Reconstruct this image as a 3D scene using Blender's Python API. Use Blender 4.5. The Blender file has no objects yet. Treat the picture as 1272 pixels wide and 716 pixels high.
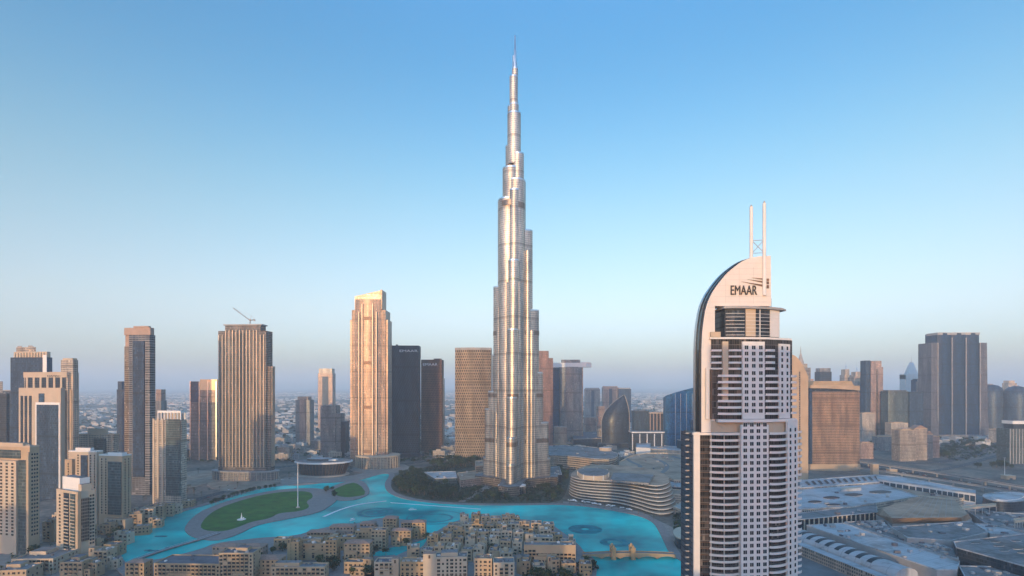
import bpy, bmesh, math, random
from mathutils import Vector, Matrix
R = math.radians
rnd = random.Random(7)
sc = bpy.context.scene
col = sc.collection

# ---------------------------------------------------------------- camera, sky, sun, exposure
F, CX, HY, H = 650.0, 636.0, 480.0, 185.0          # focal length in photo pixels, centre column, horizon row, eye height (m)
cam = bpy.data.cameras.new('camera')
cam.sensor_width = 36.0
cam.lens = 36.0 * F / 1272.0
cam.shift_y = (HY - 358.0) / 1272.0
cam.clip_start, cam.clip_end = 1.0, 200000.0
cam_o = bpy.data.objects.new('camera', cam)
col.objects.link(cam_o)
cam_o.location = (0, 0, H)
cam_o.rotation_euler = (R(90), 0, 0)
sc.camera = cam_o

SUN_EL, SUN_AZ = 4.6, 196.0                       # azimuth clockwise from the view direction
world = bpy.data.worlds.new('World')
sc.world = world
world.use_nodes = True
wn = world.node_tree
sky = wn.nodes.new('ShaderNodeTexSky')
sky.sky_type = 'NISHITA'
sky.sun_disc = False
sky.sun_elevation = R(SUN_EL)
sky.sun_rotation = R(SUN_AZ)
sky.air_density, sky.dust_density, sky.ozone_density = 1.0, 1.2, 3.0
SKY_STRENGTH = 0.15
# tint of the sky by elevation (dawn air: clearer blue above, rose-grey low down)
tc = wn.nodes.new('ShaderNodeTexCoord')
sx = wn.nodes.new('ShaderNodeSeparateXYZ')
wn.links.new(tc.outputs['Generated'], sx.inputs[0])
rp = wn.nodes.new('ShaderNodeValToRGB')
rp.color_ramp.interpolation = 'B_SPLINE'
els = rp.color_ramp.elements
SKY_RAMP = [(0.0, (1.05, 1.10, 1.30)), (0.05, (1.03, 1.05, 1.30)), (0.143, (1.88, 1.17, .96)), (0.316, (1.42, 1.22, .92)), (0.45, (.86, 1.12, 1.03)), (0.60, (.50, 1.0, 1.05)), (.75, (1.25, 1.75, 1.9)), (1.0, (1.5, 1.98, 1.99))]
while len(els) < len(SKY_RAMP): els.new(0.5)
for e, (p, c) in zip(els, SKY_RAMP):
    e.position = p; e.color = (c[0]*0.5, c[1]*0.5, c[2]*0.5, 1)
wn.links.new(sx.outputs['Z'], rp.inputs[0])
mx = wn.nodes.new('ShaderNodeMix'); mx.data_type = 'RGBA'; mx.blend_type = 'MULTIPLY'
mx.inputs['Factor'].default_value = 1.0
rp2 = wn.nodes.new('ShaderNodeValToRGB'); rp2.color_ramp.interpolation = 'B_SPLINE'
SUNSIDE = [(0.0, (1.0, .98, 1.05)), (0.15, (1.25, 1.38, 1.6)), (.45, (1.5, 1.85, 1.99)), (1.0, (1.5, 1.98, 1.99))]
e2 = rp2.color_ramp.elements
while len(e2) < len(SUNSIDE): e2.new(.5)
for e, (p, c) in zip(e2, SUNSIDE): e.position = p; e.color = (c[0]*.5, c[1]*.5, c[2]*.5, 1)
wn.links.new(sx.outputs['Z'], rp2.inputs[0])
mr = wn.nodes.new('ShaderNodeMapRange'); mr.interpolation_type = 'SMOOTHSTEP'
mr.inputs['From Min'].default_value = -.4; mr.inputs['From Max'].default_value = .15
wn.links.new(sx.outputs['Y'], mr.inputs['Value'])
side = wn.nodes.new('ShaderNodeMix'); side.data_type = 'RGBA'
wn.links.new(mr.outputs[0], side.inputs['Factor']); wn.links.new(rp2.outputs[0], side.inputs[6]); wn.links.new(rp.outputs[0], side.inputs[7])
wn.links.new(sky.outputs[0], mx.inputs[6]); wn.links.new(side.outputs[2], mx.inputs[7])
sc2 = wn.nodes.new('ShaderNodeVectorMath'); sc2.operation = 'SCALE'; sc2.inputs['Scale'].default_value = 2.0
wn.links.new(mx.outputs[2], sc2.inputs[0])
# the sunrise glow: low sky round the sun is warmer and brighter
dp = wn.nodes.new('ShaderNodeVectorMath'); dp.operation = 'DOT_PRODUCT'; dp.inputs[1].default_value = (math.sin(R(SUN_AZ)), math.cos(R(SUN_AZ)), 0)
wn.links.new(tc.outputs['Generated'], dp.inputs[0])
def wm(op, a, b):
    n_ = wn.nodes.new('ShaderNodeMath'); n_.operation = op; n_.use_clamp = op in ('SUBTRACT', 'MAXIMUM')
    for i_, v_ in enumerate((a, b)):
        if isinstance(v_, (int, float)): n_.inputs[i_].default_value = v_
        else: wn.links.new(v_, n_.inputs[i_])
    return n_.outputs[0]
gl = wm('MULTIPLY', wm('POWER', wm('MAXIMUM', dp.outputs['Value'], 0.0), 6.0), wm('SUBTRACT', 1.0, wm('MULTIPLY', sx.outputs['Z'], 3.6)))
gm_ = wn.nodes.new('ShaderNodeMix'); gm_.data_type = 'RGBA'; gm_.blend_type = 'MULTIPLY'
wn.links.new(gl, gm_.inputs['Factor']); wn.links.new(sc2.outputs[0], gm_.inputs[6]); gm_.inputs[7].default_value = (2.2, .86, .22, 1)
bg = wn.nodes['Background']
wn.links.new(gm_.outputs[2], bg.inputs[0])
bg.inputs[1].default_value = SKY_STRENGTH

sun = bpy.data.lights.new('sun', 'SUN')
sun.energy = 1.85
sun.angle = R(0.6)
sun.color = (1.0, 0.65, 0.31)
sun_o = bpy.data.objects.new('sun', sun)
col.objects.link(sun_o)
_s = Vector((math.sin(R(SUN_AZ))*math.cos(R(SUN_EL)), math.cos(R(SUN_AZ))*math.cos(R(SUN_EL)), math.sin(R(SUN_EL))))
sun_o.rotation_euler = _s.to_track_quat('Z', 'Y').to_euler()
sun_o.location = (0, 0, 1500)

vs = sc.view_settings
vs.view_transform = 'Standard'; vs.look = 'None'; vs.exposure = 1.62; vs.gamma = 1.0; vs.use_curve_mapping = False
cy = sc.cycles
sc.render.engine = 'CYCLES'
cy.use_denoising = True
cy.max_bounces = 6; cy.diffuse_bounces = 2; cy.glossy_bounces = 3; cy.transmission_bounces = 2; cy.volume_bounces = 3; cy.transparent_max_bounces = 4
cy.caustics_reflective = False; cy.caustics_refractive = False
cy.sample_clamp_indirect = 4.0

# ---------------------------------------------------------------- helpers
def gp(px, py, z=0.0):                            # photo pixel on a level plane -> ground point
    d = (H - z) * F / (py - HY)
    return ((px - CX) * d / F, d)
def PX(px, d): return (px - CX) * d / F
def PZ(py, d): return H - (py - HY) * d / F
def GP(pts, z=0.0): return [gp(x, y, z) for x, y in pts]

LABELS = {}
def tag(o, label=None, cat=None, group=None, kind=None):
    if label:
        o['label'] = label; LABELS.setdefault(label, []).append(o.name)
    if cat: o['category'] = cat
    if group: o['group'] = group
    if kind: o['kind'] = kind
    return o

def thing(name, label, cat, x=0, y=0, z=0, rz=0, group=None):
    o = bpy.data.objects.new(name, None)
    col.objects.link(o)
    o.empty_display_size = 5
    o.location = (x, y, z); o.rotation_euler = (0, 0, rz)
    return tag(o, label, cat, group)

class MB:
    """collects faces with UVs in metres; build() links them as ONE mesh object"""
    def __init__(s): s.v, s.f, s.uv, s.mi = [], [], [], []
    def face(s, pts, uv=None, m=0):
        n = len(s.v); s.v += [tuple(p) for p in pts]
        s.f.append(tuple(range(n, n+len(pts))))
        s.uv += list(uv) if uv else [(p[0], p[1]) for p in pts]
        s.mi.append(m)
    def prism(s, poly, z0, z1, m=0, mt=None, cap=True, bottom=False, u0=0.0, zuv=0.0, top=None):
        """poly counter-clockwise seen from above; top = other polygon for tapered walls"""
        if area(poly) < 0:
            poly = poly[::-1]; top = top[::-1] if top else None
        t = top or poly
        n = len(poly); u = u0
        for i in range(n):
            a, b = poly[i], poly[(i+1) % n]; ta, tb = t[i], t[(i+1) % n]
            l = math.hypot(b[0]-a[0], b[1]-a[1])
            s.face([(a[0], a[1], z0), (b[0], b[1], z0), (tb[0], tb[1], z1), (ta[0], ta[1], z1)],
                   [(u, z0-zuv), (u+l, z0-zuv), (u+l, z1-zuv), (u, z1-zuv)], m)
            u += l
        if cap: s.face([(p[0], p[1], z1) for p in t], None, m if mt is None else mt)
        if bottom: s.face([(p[0], p[1], z0) for p in reversed(poly)], None, m if mt is None else mt)
        return s
    def box(s, x0, x1, y0, y1, z0, z1, m=0, mt=None, bottom=True, zuv=0.0):
        return s.prism([(x0, y0), (x1, y0), (x1, y1), (x0, y1)], z0, z1, m, mt, True, bottom, 0.0, zuv)
    def tube(s, pts, r, n=8, m=0, r2=None):
        pts = [Vector(p) for p in pts]; rings = []
        for i, p in enumerate(pts):
            d = (pts[min(i+1, len(pts)-1)] - pts[max(i-1, 0)]).normalized()
            a = d.cross(Vector((0, 0, 1)) if abs(d.z) < .95 else Vector((1, 0, 0))).normalized(); b = d.cross(a)
            rr = r if r2 is None else r + (r2-r)*i/(len(pts)-1)
            rings.append([p + a*rr*math.cos(t*2*math.pi/n) + b*rr*math.sin(t*2*math.pi/n) for t in range(n)])
        for q in range(len(rings)-1):
            for i in range(n):
                j = (i+1) % n
                s.face([rings[q][i], rings[q+1][i], rings[q+1][j], rings[q][j]], None, m)
        s.face(rings[0], None, m); s.face(rings[-1][::-1], None, m)
        return s
    def lathe(s, prof, n=16, cx=0, cy=0, m=0):
        for i in range(len(prof)-1):
            (r0, z0), (r1, z1) = prof[i], prof[i+1]
            for k in range(n):
                a, b = 2*math.pi*k/n, 2*math.pi*(k+1)/n
                p = [(cx+r0*math.cos(a), cy+r0*math.sin(a), z0), (cx+r0*math.cos(b), cy+r0*math.sin(b), z0),
                     (cx+r1*math.cos(b), cy+r1*math.sin(b), z1), (cx+r1*math.cos(a), cy+r1*math.sin(a), z1)]
                if r0 < 1e-6: p = [p[0], p[2], p[3]]
                elif r1 < 1e-6: p = [p[0], p[1], p[2]]
                s.face(p, [(q[0]+q[1], q[2]) for q in p], m)
        return s
    def mesh(s, name, mats, smooth=False, ang=35):
        me = bpy.data.meshes.new(name)
        me.from_pydata(s.v, [], s.f)
        for m in (mats if isinstance(mats, (list, tuple)) else [mats]): me.materials.append(m)
        me.polygons.foreach_set('material_index', s.mi)
        ul = me.uv_layers.new(name='UVMap')
        flat = [c for uv in s.uv for c in uv]
        ul.data.foreach_set('uv', flat)
        if smooth:
            bm = bmesh.new(); bm.from_mesh(me)
            bmesh.ops.remove_doubles(bm, verts=bm.verts, dist=0.002)
            bm.to_mesh(me); bm.free()
            me.polygons.foreach_set('use_smooth', [True]*len(me.polygons))
            me.set_sharp_from_angle(angle=R(ang))
        me.update()
        return me
    def build(s, name, mats, parent=None, smooth=False, ang=35, label=None):
        o = bpy.data.objects.new(name, s.mesh(name, mats, smooth, ang))
        col.objects.link(o)
        if parent: o.parent = parent
        if label: o['label'] = label
        return o

def place(mesh, name, parent=None, loc=(0, 0, 0), rz=0.0, scale=(1, 1, 1)):   # a copy that shares mesh data
    o = bpy.data.objects.new(name, mesh)
    col.objects.link(o)
    if parent: o.parent = parent
    o.location = loc; o.rotation_euler = (0, 0, rz); o.scale = scale
    return o

def area(p): return 0.5*sum(p[i][0]*p[(i+1) % len(p)][1]-p[(i+1) % len(p)][0]*p[i][1] for i in range(len(p)))
def ccw(p): return p if area(p) > 0 else p[::-1]
def ell(cx, cy, rx, ry, n=32, rot=0.0):
    return [(cx+rx*math.cos(a)*math.cos(rot)-ry*math.sin(a)*math.sin(rot), cy+rx*math.cos(a)*math.sin(rot)+ry*math.sin(a)*math.cos(rot))
            for a in (2*math.pi*i/n for i in range(n))]
def offset(poly, d):                              # grow (d > 0) or shrink a counter-clockwise polygon
    if area(poly) < 0: poly = poly[::-1]
    out = []; n = len(poly)
    for i in range(n):
        a, b, c = Vector(poly[i-1]), Vector(poly[i]), Vector(poly[(i+1) % n])
        e1, e2 = (b-a), (c-b)
        if e1.length < 1e-6 or e2.length < 1e-6: out.append(tuple(b)); continue
        e1.normalize(); e2.normalize()
        n1, n2 = Vector((e1.y, -e1.x)), Vector((e2.y, -e2.x))
        m = n1+n2
        k = max(0.35, 1+n1.dot(n2))
        out.append(tuple(b + m*(d/k)))
    return out
def smooth_poly(p, it=2):                         # Chaikin corner cutting
    for _ in range(it):
        q = []
        for i in range(len(p)):
            a, b = p[i], p[(i+1) % len(p)]
            q += [(a[0]*.75+b[0]*.25, a[1]*.75+b[1]*.25), (a[0]*.25+b[0]*.75, a[1]*.25+b[1]*.75)]
        p = q
    return p
def smooth_line(p, it=2):
    for _ in range(it):
        q = [p[0]]
        for a, b in zip(p, p[1:]):
            q += [(a[0]*.75+b[0]*.25, a[1]*.75+b[1]*.25), (a[0]*.25+b[0]*.75, a[1]*.25+b[1]*.75)]
        p = q + [p[-1]]
    return p
def ribbon(line, w):                              # a strip of width w along a line
    L, Rr = [], []
    for i, p in enumerate(line):
        a, b = Vector(line[max(i-1, 0)]), Vector(line[min(i+1, len(line)-1)])
        d = (b-a).normalized(); n = Vector((-d.y, d.x))
        ww = w[i] if isinstance(w, (list, tuple)) else w
        L.append(tuple(Vector(p)+n*ww/2)); Rr.append(tuple(Vector(p)-n*ww/2))
    return L, Rr
def inside(p, poly):
    x, y = p; c = False; j = len(poly)-1
    for i in range(len(poly)):
        (xi, yi), (xj, yj) = poly[i], poly[j]
        if (yi > y) != (yj > y) and x < (xj-xi)*(y-yi)/(yj-yi)+xi: c = not c
        j = i
    return c

# ---------------------------------------------------------------- materials
def _nt(name):
    m = bpy.data.materials.new(name); m.use_nodes = True
    return m, m.node_tree, m.node_tree.nodes['Principled BSDF']
def _math(nt, op, a, b=None):
    n = nt.nodes.new('ShaderNodeMath'); n.operation = op
    for i, v in enumerate((a, b)):
        if v is None: continue
        if isinstance(v, (int, float)): n.inputs[i].default_value = v
        else: nt.links.new(v, n.inputs[i])
    return n.outputs[0]
def _mix(nt, f, a, b, blend='MIX'):
    n = nt.nodes.new('ShaderNodeMix'); n.data_type = 'RGBA'; n.blend_type = blend
    for i, v in ((0, f), (6, a), (7, b)):
        if isinstance(v, (int, float)): n.inputs[i].default_value = v
        elif isinstance(v, tuple): n.inputs[i].default_value = (*v, 1) if len(v) == 3 else v
        else: nt.links.new(v, n.inputs[i])
    return n.outputs[2]
def _mixf(nt, f, a, b):
    n = nt.nodes.new('ShaderNodeMix'); n.data_type = 'FLOAT'
    for i, v in ((0, f), (2, a), (3, b)):
        if isinstance(v, (int, float)): n.inputs[i].default_value = v
        else: nt.links.new(v, n.inputs[i])
    return n.outputs[0]
def _noise(nt, scale, detail=3, vec=None, rough=.6):
    n = nt.nodes.new('ShaderNodeTexNoise'); n.inputs['Scale'].default_value = scale
    n.inputs['Detail'].default_value = detail; n.inputs['Roughness'].default_value = rough
    if vec is None:
        g = nt.nodes.new('ShaderNodeNewGeometry'); vec = g.outputs['Position']
    nt.links.new(vec, n.inputs['Vector'])
    return n.outputs['Fac']
def _ramp(nt, fac, stops):
    r = nt.nodes.new('ShaderNodeValToRGB'); e = r.color_ramp.elements
    while len(e) < len(stops): e.new(.5)
    for el, (p, c) in zip(e, stops): el.position = p; el.color = (*c, 1)
    nt.links.new(fac, r.inputs[0])
    return r.outputs[0]

def plain(name, c, rough=.75, metal=0.0, var=.25, scale=.12, spec=.4, detail=5, bump=0.0, seam=0):
    m, nt, p = _nt(name)
    f = _noise(nt, scale, detail)
    lo = tuple(x*(1-var) for x in c); hi = tuple(min(1, x*(1+var)) for x in c)
    c_out = _ramp(nt, f, [(.3, lo), (.7, hi)])
    if seam:                                       # membrane joints and old water stains
        g_ = nt.nodes.new('ShaderNodeNewGeometry'); s_ = nt.nodes.new('ShaderNodeSeparateXYZ'); nt.links.new(g_.outputs['Position'], s_.inputs[0])
        a_ = _math(nt, 'LESS_THAN', _math(nt, 'FRACT', _math(nt, 'DIVIDE', _math(nt, 'ADD', s_.outputs[0], _math(nt, 'MULTIPLY', s_.outputs[1], .45)), seam)), .09)
        b_ = _math(nt, 'LESS_THAN', _math(nt, 'FRACT', _math(nt, 'DIVIDE', _math(nt, 'SUBTRACT', s_.outputs[1], _math(nt, 'MULTIPLY', s_.outputs[0], .45)), seam*2.6)), .05)
        c_out = _mix(nt, _math(nt, 'MULTIPLY', _math(nt, 'MAXIMUM', a_, b_), .4), c_out, tuple(x*.35 for x in c))
        st = _ramp(nt, _noise(nt, .03, 7, rough=.7), [(.48, (1, 1, 1)), (.62, (.58, .56, .53))])
        c_out = _mix(nt, 1.0, c_out, st, 'MULTIPLY')
    nt.links.new(c_out, p.inputs['Base Color'])
    p.inputs['Roughness'].default_value = rough; p.inputs['Metallic'].default_value = metal
    p.inputs['Specular IOR Level'].default_value = spec
    if bump:
        b = nt.nodes.new('ShaderNodeBump'); b.inputs['Strength'].default_value = bump; b.inputs['Distance'].default_value = 1.0
        nt.links.new(_noise(nt, scale*6, 4), b.inputs['Height']); nt.links.new(b.outputs[0], p.inputs['Normal'])
    return m

def facade(name, glass, frame, fh=3.6, pw=1.6, sp=.28, mu=.14, gm=.75, gr=.28, fm=0.0, fr=.6, gvar=.5, curtain=.03, spec=.25, mech_n=17, spandrel=None, wob=.12, off=0.0):
    """curtain wall from UVs in metres: floors of fh, panels of pw, a spandrel and mullions, each pane a little different"""
    m, nt, p = _nt(name)
    uv = nt.nodes.new('ShaderNodeUVMap'); uv.uv_map = 'UVMap'
    s = nt.nodes.new('ShaderNodeSeparateXYZ'); nt.links.new(uv.outputs[0], s.inputs[0])
    u = _math(nt, 'DIVIDE', s.outputs[0], pw); v = _math(nt, 'DIVIDE', s.outputs[1], fh)
    if off: u = _math(nt, 'ADD', u, _math(nt, 'MULTIPLY', _math(nt, 'FLOOR', v), off))
    fu, fv = _math(nt, 'FRACT', u), _math(nt, 'FRACT', v)
    mm = _math(nt, 'LESS_THAN', fu, mu); ms = _math(nt, 'LESS_THAN', fv, sp)
    frame_mask = _math(nt, 'MAXIMUM', mm, ms)
    cb = nt.nodes.new('ShaderNodeCombineXYZ')
    nt.links.new(_math(nt, 'FLOOR', u), cb.inputs[0]); nt.links.new(_math(nt, 'FLOOR', v), cb.inputs[1])
    wnz = nt.nodes.new('ShaderNodeTexWhiteNoise'); wnz.noise_dimensions = '2D'; nt.links.new(cb.outputs[0], wnz.inputs['Vector'])
    k = _mixf(nt, wnz.outputs['Value'], 1-gvar, 1+gvar)
    gcol = nt.nodes.new('ShaderNodeVectorMath'); gcol.operation = 'SCALE'; gcol.inputs[0].default_value = glass
    nt.links.new(k, gcol.inputs['Scale'])
    isC = _math(nt, 'GREATER_THAN', wnz.outputs['Value'], 1-curtain)
    g2 = _mix(nt, isC, gcol.outputs[0], tuple(min(.5, x*1.2+.02) for x in frame))
    fcol = _mix(nt, ms, frame, spandrel) if spandrel else frame
    nz = _noise(nt, .035, 4)
    if spandrel is None:
        fcol = _mix(nt, nz, tuple(x*.8 for x in frame), tuple(min(1, x*1.2) for x in frame))
    # plant floors every so often, and broad drifts of tone painted in as varied reflections
    mech = _math(nt, 'LESS_THAN', _math(nt, 'FRACT', _math(nt, 'ADD', _math(nt, 'DIVIDE', _math(nt, 'FLOOR', v), mech_n), .37)), 1.01/mech_n)
    mscale = nt.nodes.new('ShaderNodeMapping'); mscale.inputs['Scale'].default_value = (.06, .012, 1); nt.links.new(uv.outputs[0], mscale.inputs['Vector'])
    dr = _ramp(nt, _noise(nt, 1.0, 5, mscale.outputs[0], .65), [(.36, (.62, .64, .68)), (.64, (1.3, 1.27, 1.22))])
    base = _mix(nt, 1.0, _mix(nt, frame_mask, g2, fcol), dr, 'MULTIPLY')
    nt.links.new(_mix(nt, _math(nt, 'MULTIPLY', mech, .6), base, tuple(x*.35 for x in frame)), p.inputs['Base Color'])
    nt.links.new(_mixf(nt, frame_mask, _mixf(nt, isC, gm, 0.0), fm), p.inputs['Metallic'])
    nt.links.new(_mixf(nt, frame_mask, gr, fr), p.inputs['Roughness'])
    p.inputs['Specular IOR Level'].default_value = spec
    if wob:
        b = nt.nodes.new('ShaderNodeBump'); b.inputs['Strength'].default_value = wob; b.inputs['Distance'].default_value = 1.0
        h = _math(nt, 'ADD', _noise(nt, .25, 2), _math(nt, 'MULTIPLY', frame_mask, .2))
        nt.links.new(h, b.inputs['Height']); nt.links.new(b.outputs[0], p.inputs['Normal'])
    return m

M = {}
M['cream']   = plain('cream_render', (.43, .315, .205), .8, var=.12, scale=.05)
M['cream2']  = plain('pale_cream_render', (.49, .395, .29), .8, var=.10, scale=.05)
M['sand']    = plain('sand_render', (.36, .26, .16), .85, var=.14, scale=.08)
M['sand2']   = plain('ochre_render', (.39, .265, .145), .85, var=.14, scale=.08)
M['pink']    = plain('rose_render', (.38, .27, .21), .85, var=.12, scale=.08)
M['white']   = plain('white_paint', (.72, .70, .67), .6, var=.06, scale=.1)
M['panel']   = plain('white_cladding', (.66, .64, .62), .45, var=.05, scale=.2)
M['greyc']   = plain('grey_concrete', (.33, .32, .31), .85, var=.2, scale=.06)
M['dgrey']   = plain('dark_grey_metal', (.07, .075, .085), .5, var=.2)
M['roofgrey'] = plain('grey_roof', (.20, .20, .20), .9, var=.22, scale=.15, seam=9.0)
M['roofdark'] = plain('dark_roof', (.12, .12, .135), .9, var=.25, scale=.15)
M['rooftan'] = plain('tan_roof', (.40, .285, .20), .9, var=.2, scale=.12, seam=8.0)
M['tile']    = plain('clay_tile_roof', (.29, .19, .145), .85, var=.25, scale=.5)
M['pale']    = plain('pale_roof_membrane', (.42, .43, .44), .7, var=.12, scale=.05, seam=7.0)
M['steel']   = plain('satin_steel', (.62, .63, .65), .32, 1.0, var=.08)
M['champ']   = plain('champagne_metal', (.62, .50, .38), .48, .35, var=.06)
M['dglass']  = plain('dark_glass', (.013, .018, .025), .12, 0.0, var=.4, scale=.3, spec=.5)
M['bglass']  = plain('blue_glass', (.10, .16, .22), .12, .7, var=.35, scale=.2)
M['bronze']  = plain('bronze_louvre', (.16, .10, .07), .5, .4, var=.2)
M['asphalt'] = plain('asphalt', (.060, .060, .064), .9, var=.25, scale=.08)
M['paint']   = plain('road_paint', (.7, .7, .68), .7, var=.1)
M['paving']  = plain('promenade_paving', (.23, .205, .19), .85, var=.18, scale=.25)
M['stone']   = plain('pale_stone', (.40, .36, .31), .8, var=.15, scale=.2)
M['grass']   = plain('lawn_grass', (.027, .125, .013), .95, var=.45, scale=.06, detail=8, bump=.3)
M['shrub']   = plain('shrub_leaves', (.045, .065, .025), .95, var=.5, scale=.35)
M['trunk']   = plain('tree_bark', (.12, .085, .06), .95)
M['skyl']    = plain('skylight_glass', (.025, .032, .04), .45, 0.0, var=.3, spec=.2)
M['rim']     = plain('terrace_rim_render', (.50, .48, .45), .7, var=.08)
M['sungold']   = plain('sun_gold_panels', (.70, .50, .30), .45, .4, var=.08)  # gold colour stands in for direct sun on the office tower top
M['text']    = plain('dark_sign_letters', (.035, .035, .04), .5)
M['lighttext'] = plain('pale_sign_letters', (.75, .74, .72), .5)
# ================================================================ SETTING: ground, water, roads, haze
def struct(name, mb, mats, smooth=False):
    o = mb.build(name, mats, None, smooth); o['kind'] = 'structure'; return o

def ground_mat():
    m, nt, p = _nt('urban_ground')
    a = _noise(nt, .012, 6); b = _noise(nt, .0016, 4); c = _noise(nt, .11, 3)
    c1 = _ramp(nt, a, [(.33, (.060, .060, .060)), (.46, (.155, .135, .115)), (.60, (.24, .205, .165)), (.72, (.09, .088, .082))])
    c2 = _ramp(nt, c, [(.35, (.6, .6, .6)), (.65, (1.15, 1.12, 1.08))])
    c3 = _mix(nt, 1.0, c1, c2, 'MULTIPLY')
    g = _ramp(nt, b, [(.44, (0, 0, 0)), (.62, (1, 1, 1))])
    n = nt.nodes.new('ShaderNodeMath'); n.operation = 'MULTIPLY'; n.inputs[1].default_value = .35
    nt.links.new(g, n.inputs[0])
    nt.links.new(_mix(nt, n.outputs[0], c3, (.05, .06, .035)), p.inputs['Base Color'])
    p.inputs['Roughness'].default_value = .95
    return m
g = MB(); S = 90000
g.face([(-S, -6000, 0), (S, -6000, 0), (S, S, 0), (-S, S, 0)])
struct('ground', g, ground_mat())

def water_mat():
    m, nt, p = _nt('turquoise_water')
    f = _noise(nt, .006, 4)
    nt.links.new(_ramp(nt, f, [(.36, (.0, .21, .22)), (.62, (.0, .74, .64))]), p.inputs['Base Color'])
    p.inputs['Roughness'].default_value = .22
    p.inputs['IOR'].default_value = 1.33
    p.inputs['Specular IOR Level'].default_value = .03
    b = nt.nodes.new('ShaderNodeBump'); b.inputs['Strength'].default_value = .35; b.inputs['Distance'].default_value = .5
    nt.links.new(_noise(nt, .35, 4), b.inputs['Height']); nt.links.new(b.outputs[0], p.inputs['Normal'])
    return m
M['water'] = water_mat()
M['planting'] = plain('park_planting_soil', (.050, .055, .032), .95, var=.5, scale=.12)
M['greypave'] = plain('service_paving', (.16, .16, .16), .9, var=.25, scale=.06)
M['plaza'] = plain('plaza_paving', (.26, .23, .20), .85, var=.2, scale=.09)
M['yard'] = plain('sandy_yard', (.30, .24, .18), .95, var=.3, scale=.05)

LAKE = ccw(smooth_poly(GP([(150, 684), (160, 671), (177, 656), (202, 644), (235, 634), (264, 626), (290, 617), (322, 608), (352, 603.5), (385, 601.5), (420, 600),
    (452, 596), (470, 590), (482, 588.5), (484, 592), (477, 601), (480, 612), (498, 620), (522, 624), (555, 627), (596, 628.5), (640, 628.5), (698, 627.5),
    (738, 631), (772, 637), (797, 642.5), (812, 650), (818, 660), (824, 672), (832, 690), (850, 700), (880, 720), (860, 775), (600, 800), (350, 770), (200, 735), (160, 705), (150, 692)]), 2))
PROM = offset(LAKE, 11.0)
w = MB(); w.face([(x, y, .40) for x, y in LAKE]); struct('lake_water', w, M['water'])
pm = MB()                                          # the promenade ring round the lake, a raised strip
n = len(LAKE)
for i in range(n):
    j = (i+1) % n
    a, b, c, d = LAKE[i], LAKE[j], PROM[j], PROM[i]
    pm.face([(*a, 1.2), (*b, 1.2), (*c, 1.2), (*d, 1.2)][::-1])
    pm.face([(*a, 0), (*b, 0), (*b, 1.2), (*a, 1.2)]); pm.face([(*d, 0), (*c, 0), (*c, 1.2), (*d, 1.2)])
struct('promenade_path', pm, M['paving'])
def island(name, px, z, mat, it=2):
    p = smooth_poly(GP(px, z), it)
    o = struct(name, MB().prism(p, 0, z), mat); return p
ISL = island('park_island', [(228, 660), (232, 650), (246, 637), (262, 630), (285, 621.5), (318, 613), (352, 607.5), (390, 606), (408, 609), (422, 619), (408, 630), (395, 637), (352, 645.5), (318, 652), (296, 664), (270, 672), (243, 669)], 1.3, M['paving'])
LAWN = island('lawn', [(247, 658), (253, 645), (268, 633), (292, 624), (322, 615.5), (352, 610.8), (385, 610.2), (390, 618), (379, 623), (386, 630), (372, 635.5), (346, 637), (336, 644), (312, 648), (296, 655), (275, 661)], 1.45, M['grass'])
island('garden_island', [(400, 609), (436, 596), (452, 597), (462, 612), (446, 620), (428, 622), (412, 620)], 1.5, M['paving'])
island('garden_lawn', [(408, 611), (436, 599), (447, 602), (456, 614), (441, 617), (425, 618)], 1.7, M['grass'], 1)
OLD_L = smooth_poly(GP([(150, 722), (165, 702), (210, 694), (250, 684), (268, 676), (330, 669), (365, 668), (400, 657), (430, 654), (452, 650), (470, 645), (490, 645), (527, 651), (531, 664), (528, 672), (480, 682), (463, 688), (462, 694), (500, 690), (500, 760), (300, 745)]), 1)
OLD_R = smooth_poly(GP([(438, 735), (455, 715), (486, 696), (492, 692), (508, 685), (524, 683), (533, 668), (556, 653), (578, 645), (610, 644), (650, 646), (684, 652), (702, 665), (718, 677), (728, 690), (740, 697), (742, 710), (735, 740), (600, 785), (480, 770)]), 1)
for nm, P in (('old_town_ground', OLD_L), ('souk_ground', OLD_R)):
    struct(nm, MB().prism(P, 0, 1.6), M['paving'])

def road(name, px, wd, z=.16, mat='asphalt', marks=True, it=2):
    ln = smooth_line(GP(px), it)
    L, Q = ribbon(ln, wd)
    mb = MB()
    for i in range(len(ln)-1):
        mb.face([(*Q[i], z), (*Q[i+1], z), (*L[i+1], z), (*L[i], z)])
    struct(name, mb, M[mat])
    if marks:
        mk = MB()
        for off in (-.25, 0, .25) if wd > 12 else (0,):
            for i in range(0, len(ln)-1):
                a = Vector(Q[i]).lerp(Vector(L[i]), .5+off); b = Vector(Q[i+1]).lerp(Vector(L[i+1]), .5+off)
                d = b-a; k = max(1, int(d.length/9))
                nn = Vector((-d.y, d.x)).normalized()*.14
                for t in range(k):
                    p0 = a+d*(t/k); p1 = a+d*((t+.45)/k)
                    mk.face([(*(p0-nn), z+.02), (*(p1-nn), z+.02), (*(p1+nn), z+.02), (*(p0+nn), z+.02)])
        struct(name+'_markings', mk, M['paint'])
road('boulevard_road', [(-40, 760), (60, 716), (128, 690), (136, 672), (160, 650), (200, 636), (260, 616), (300, 606), (350, 596), (420, 588), (500, 577), (590, 566)], 18)
road('west_road', [(-60, 640), (60, 620), (180, 598), (260, 588), (360, 580), (450, 568), (560, 552)], 22, .24)
road('park_road', [(520, 590), (548, 580), (590, 574), (640, 572), (700, 574), (750, 580)], 12, .3)
road('highway_road', [(960, 556), (1060, 577), (1130, 589), (1200, 600), (1290, 614), (1400, 628)], 34, .26)
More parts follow.
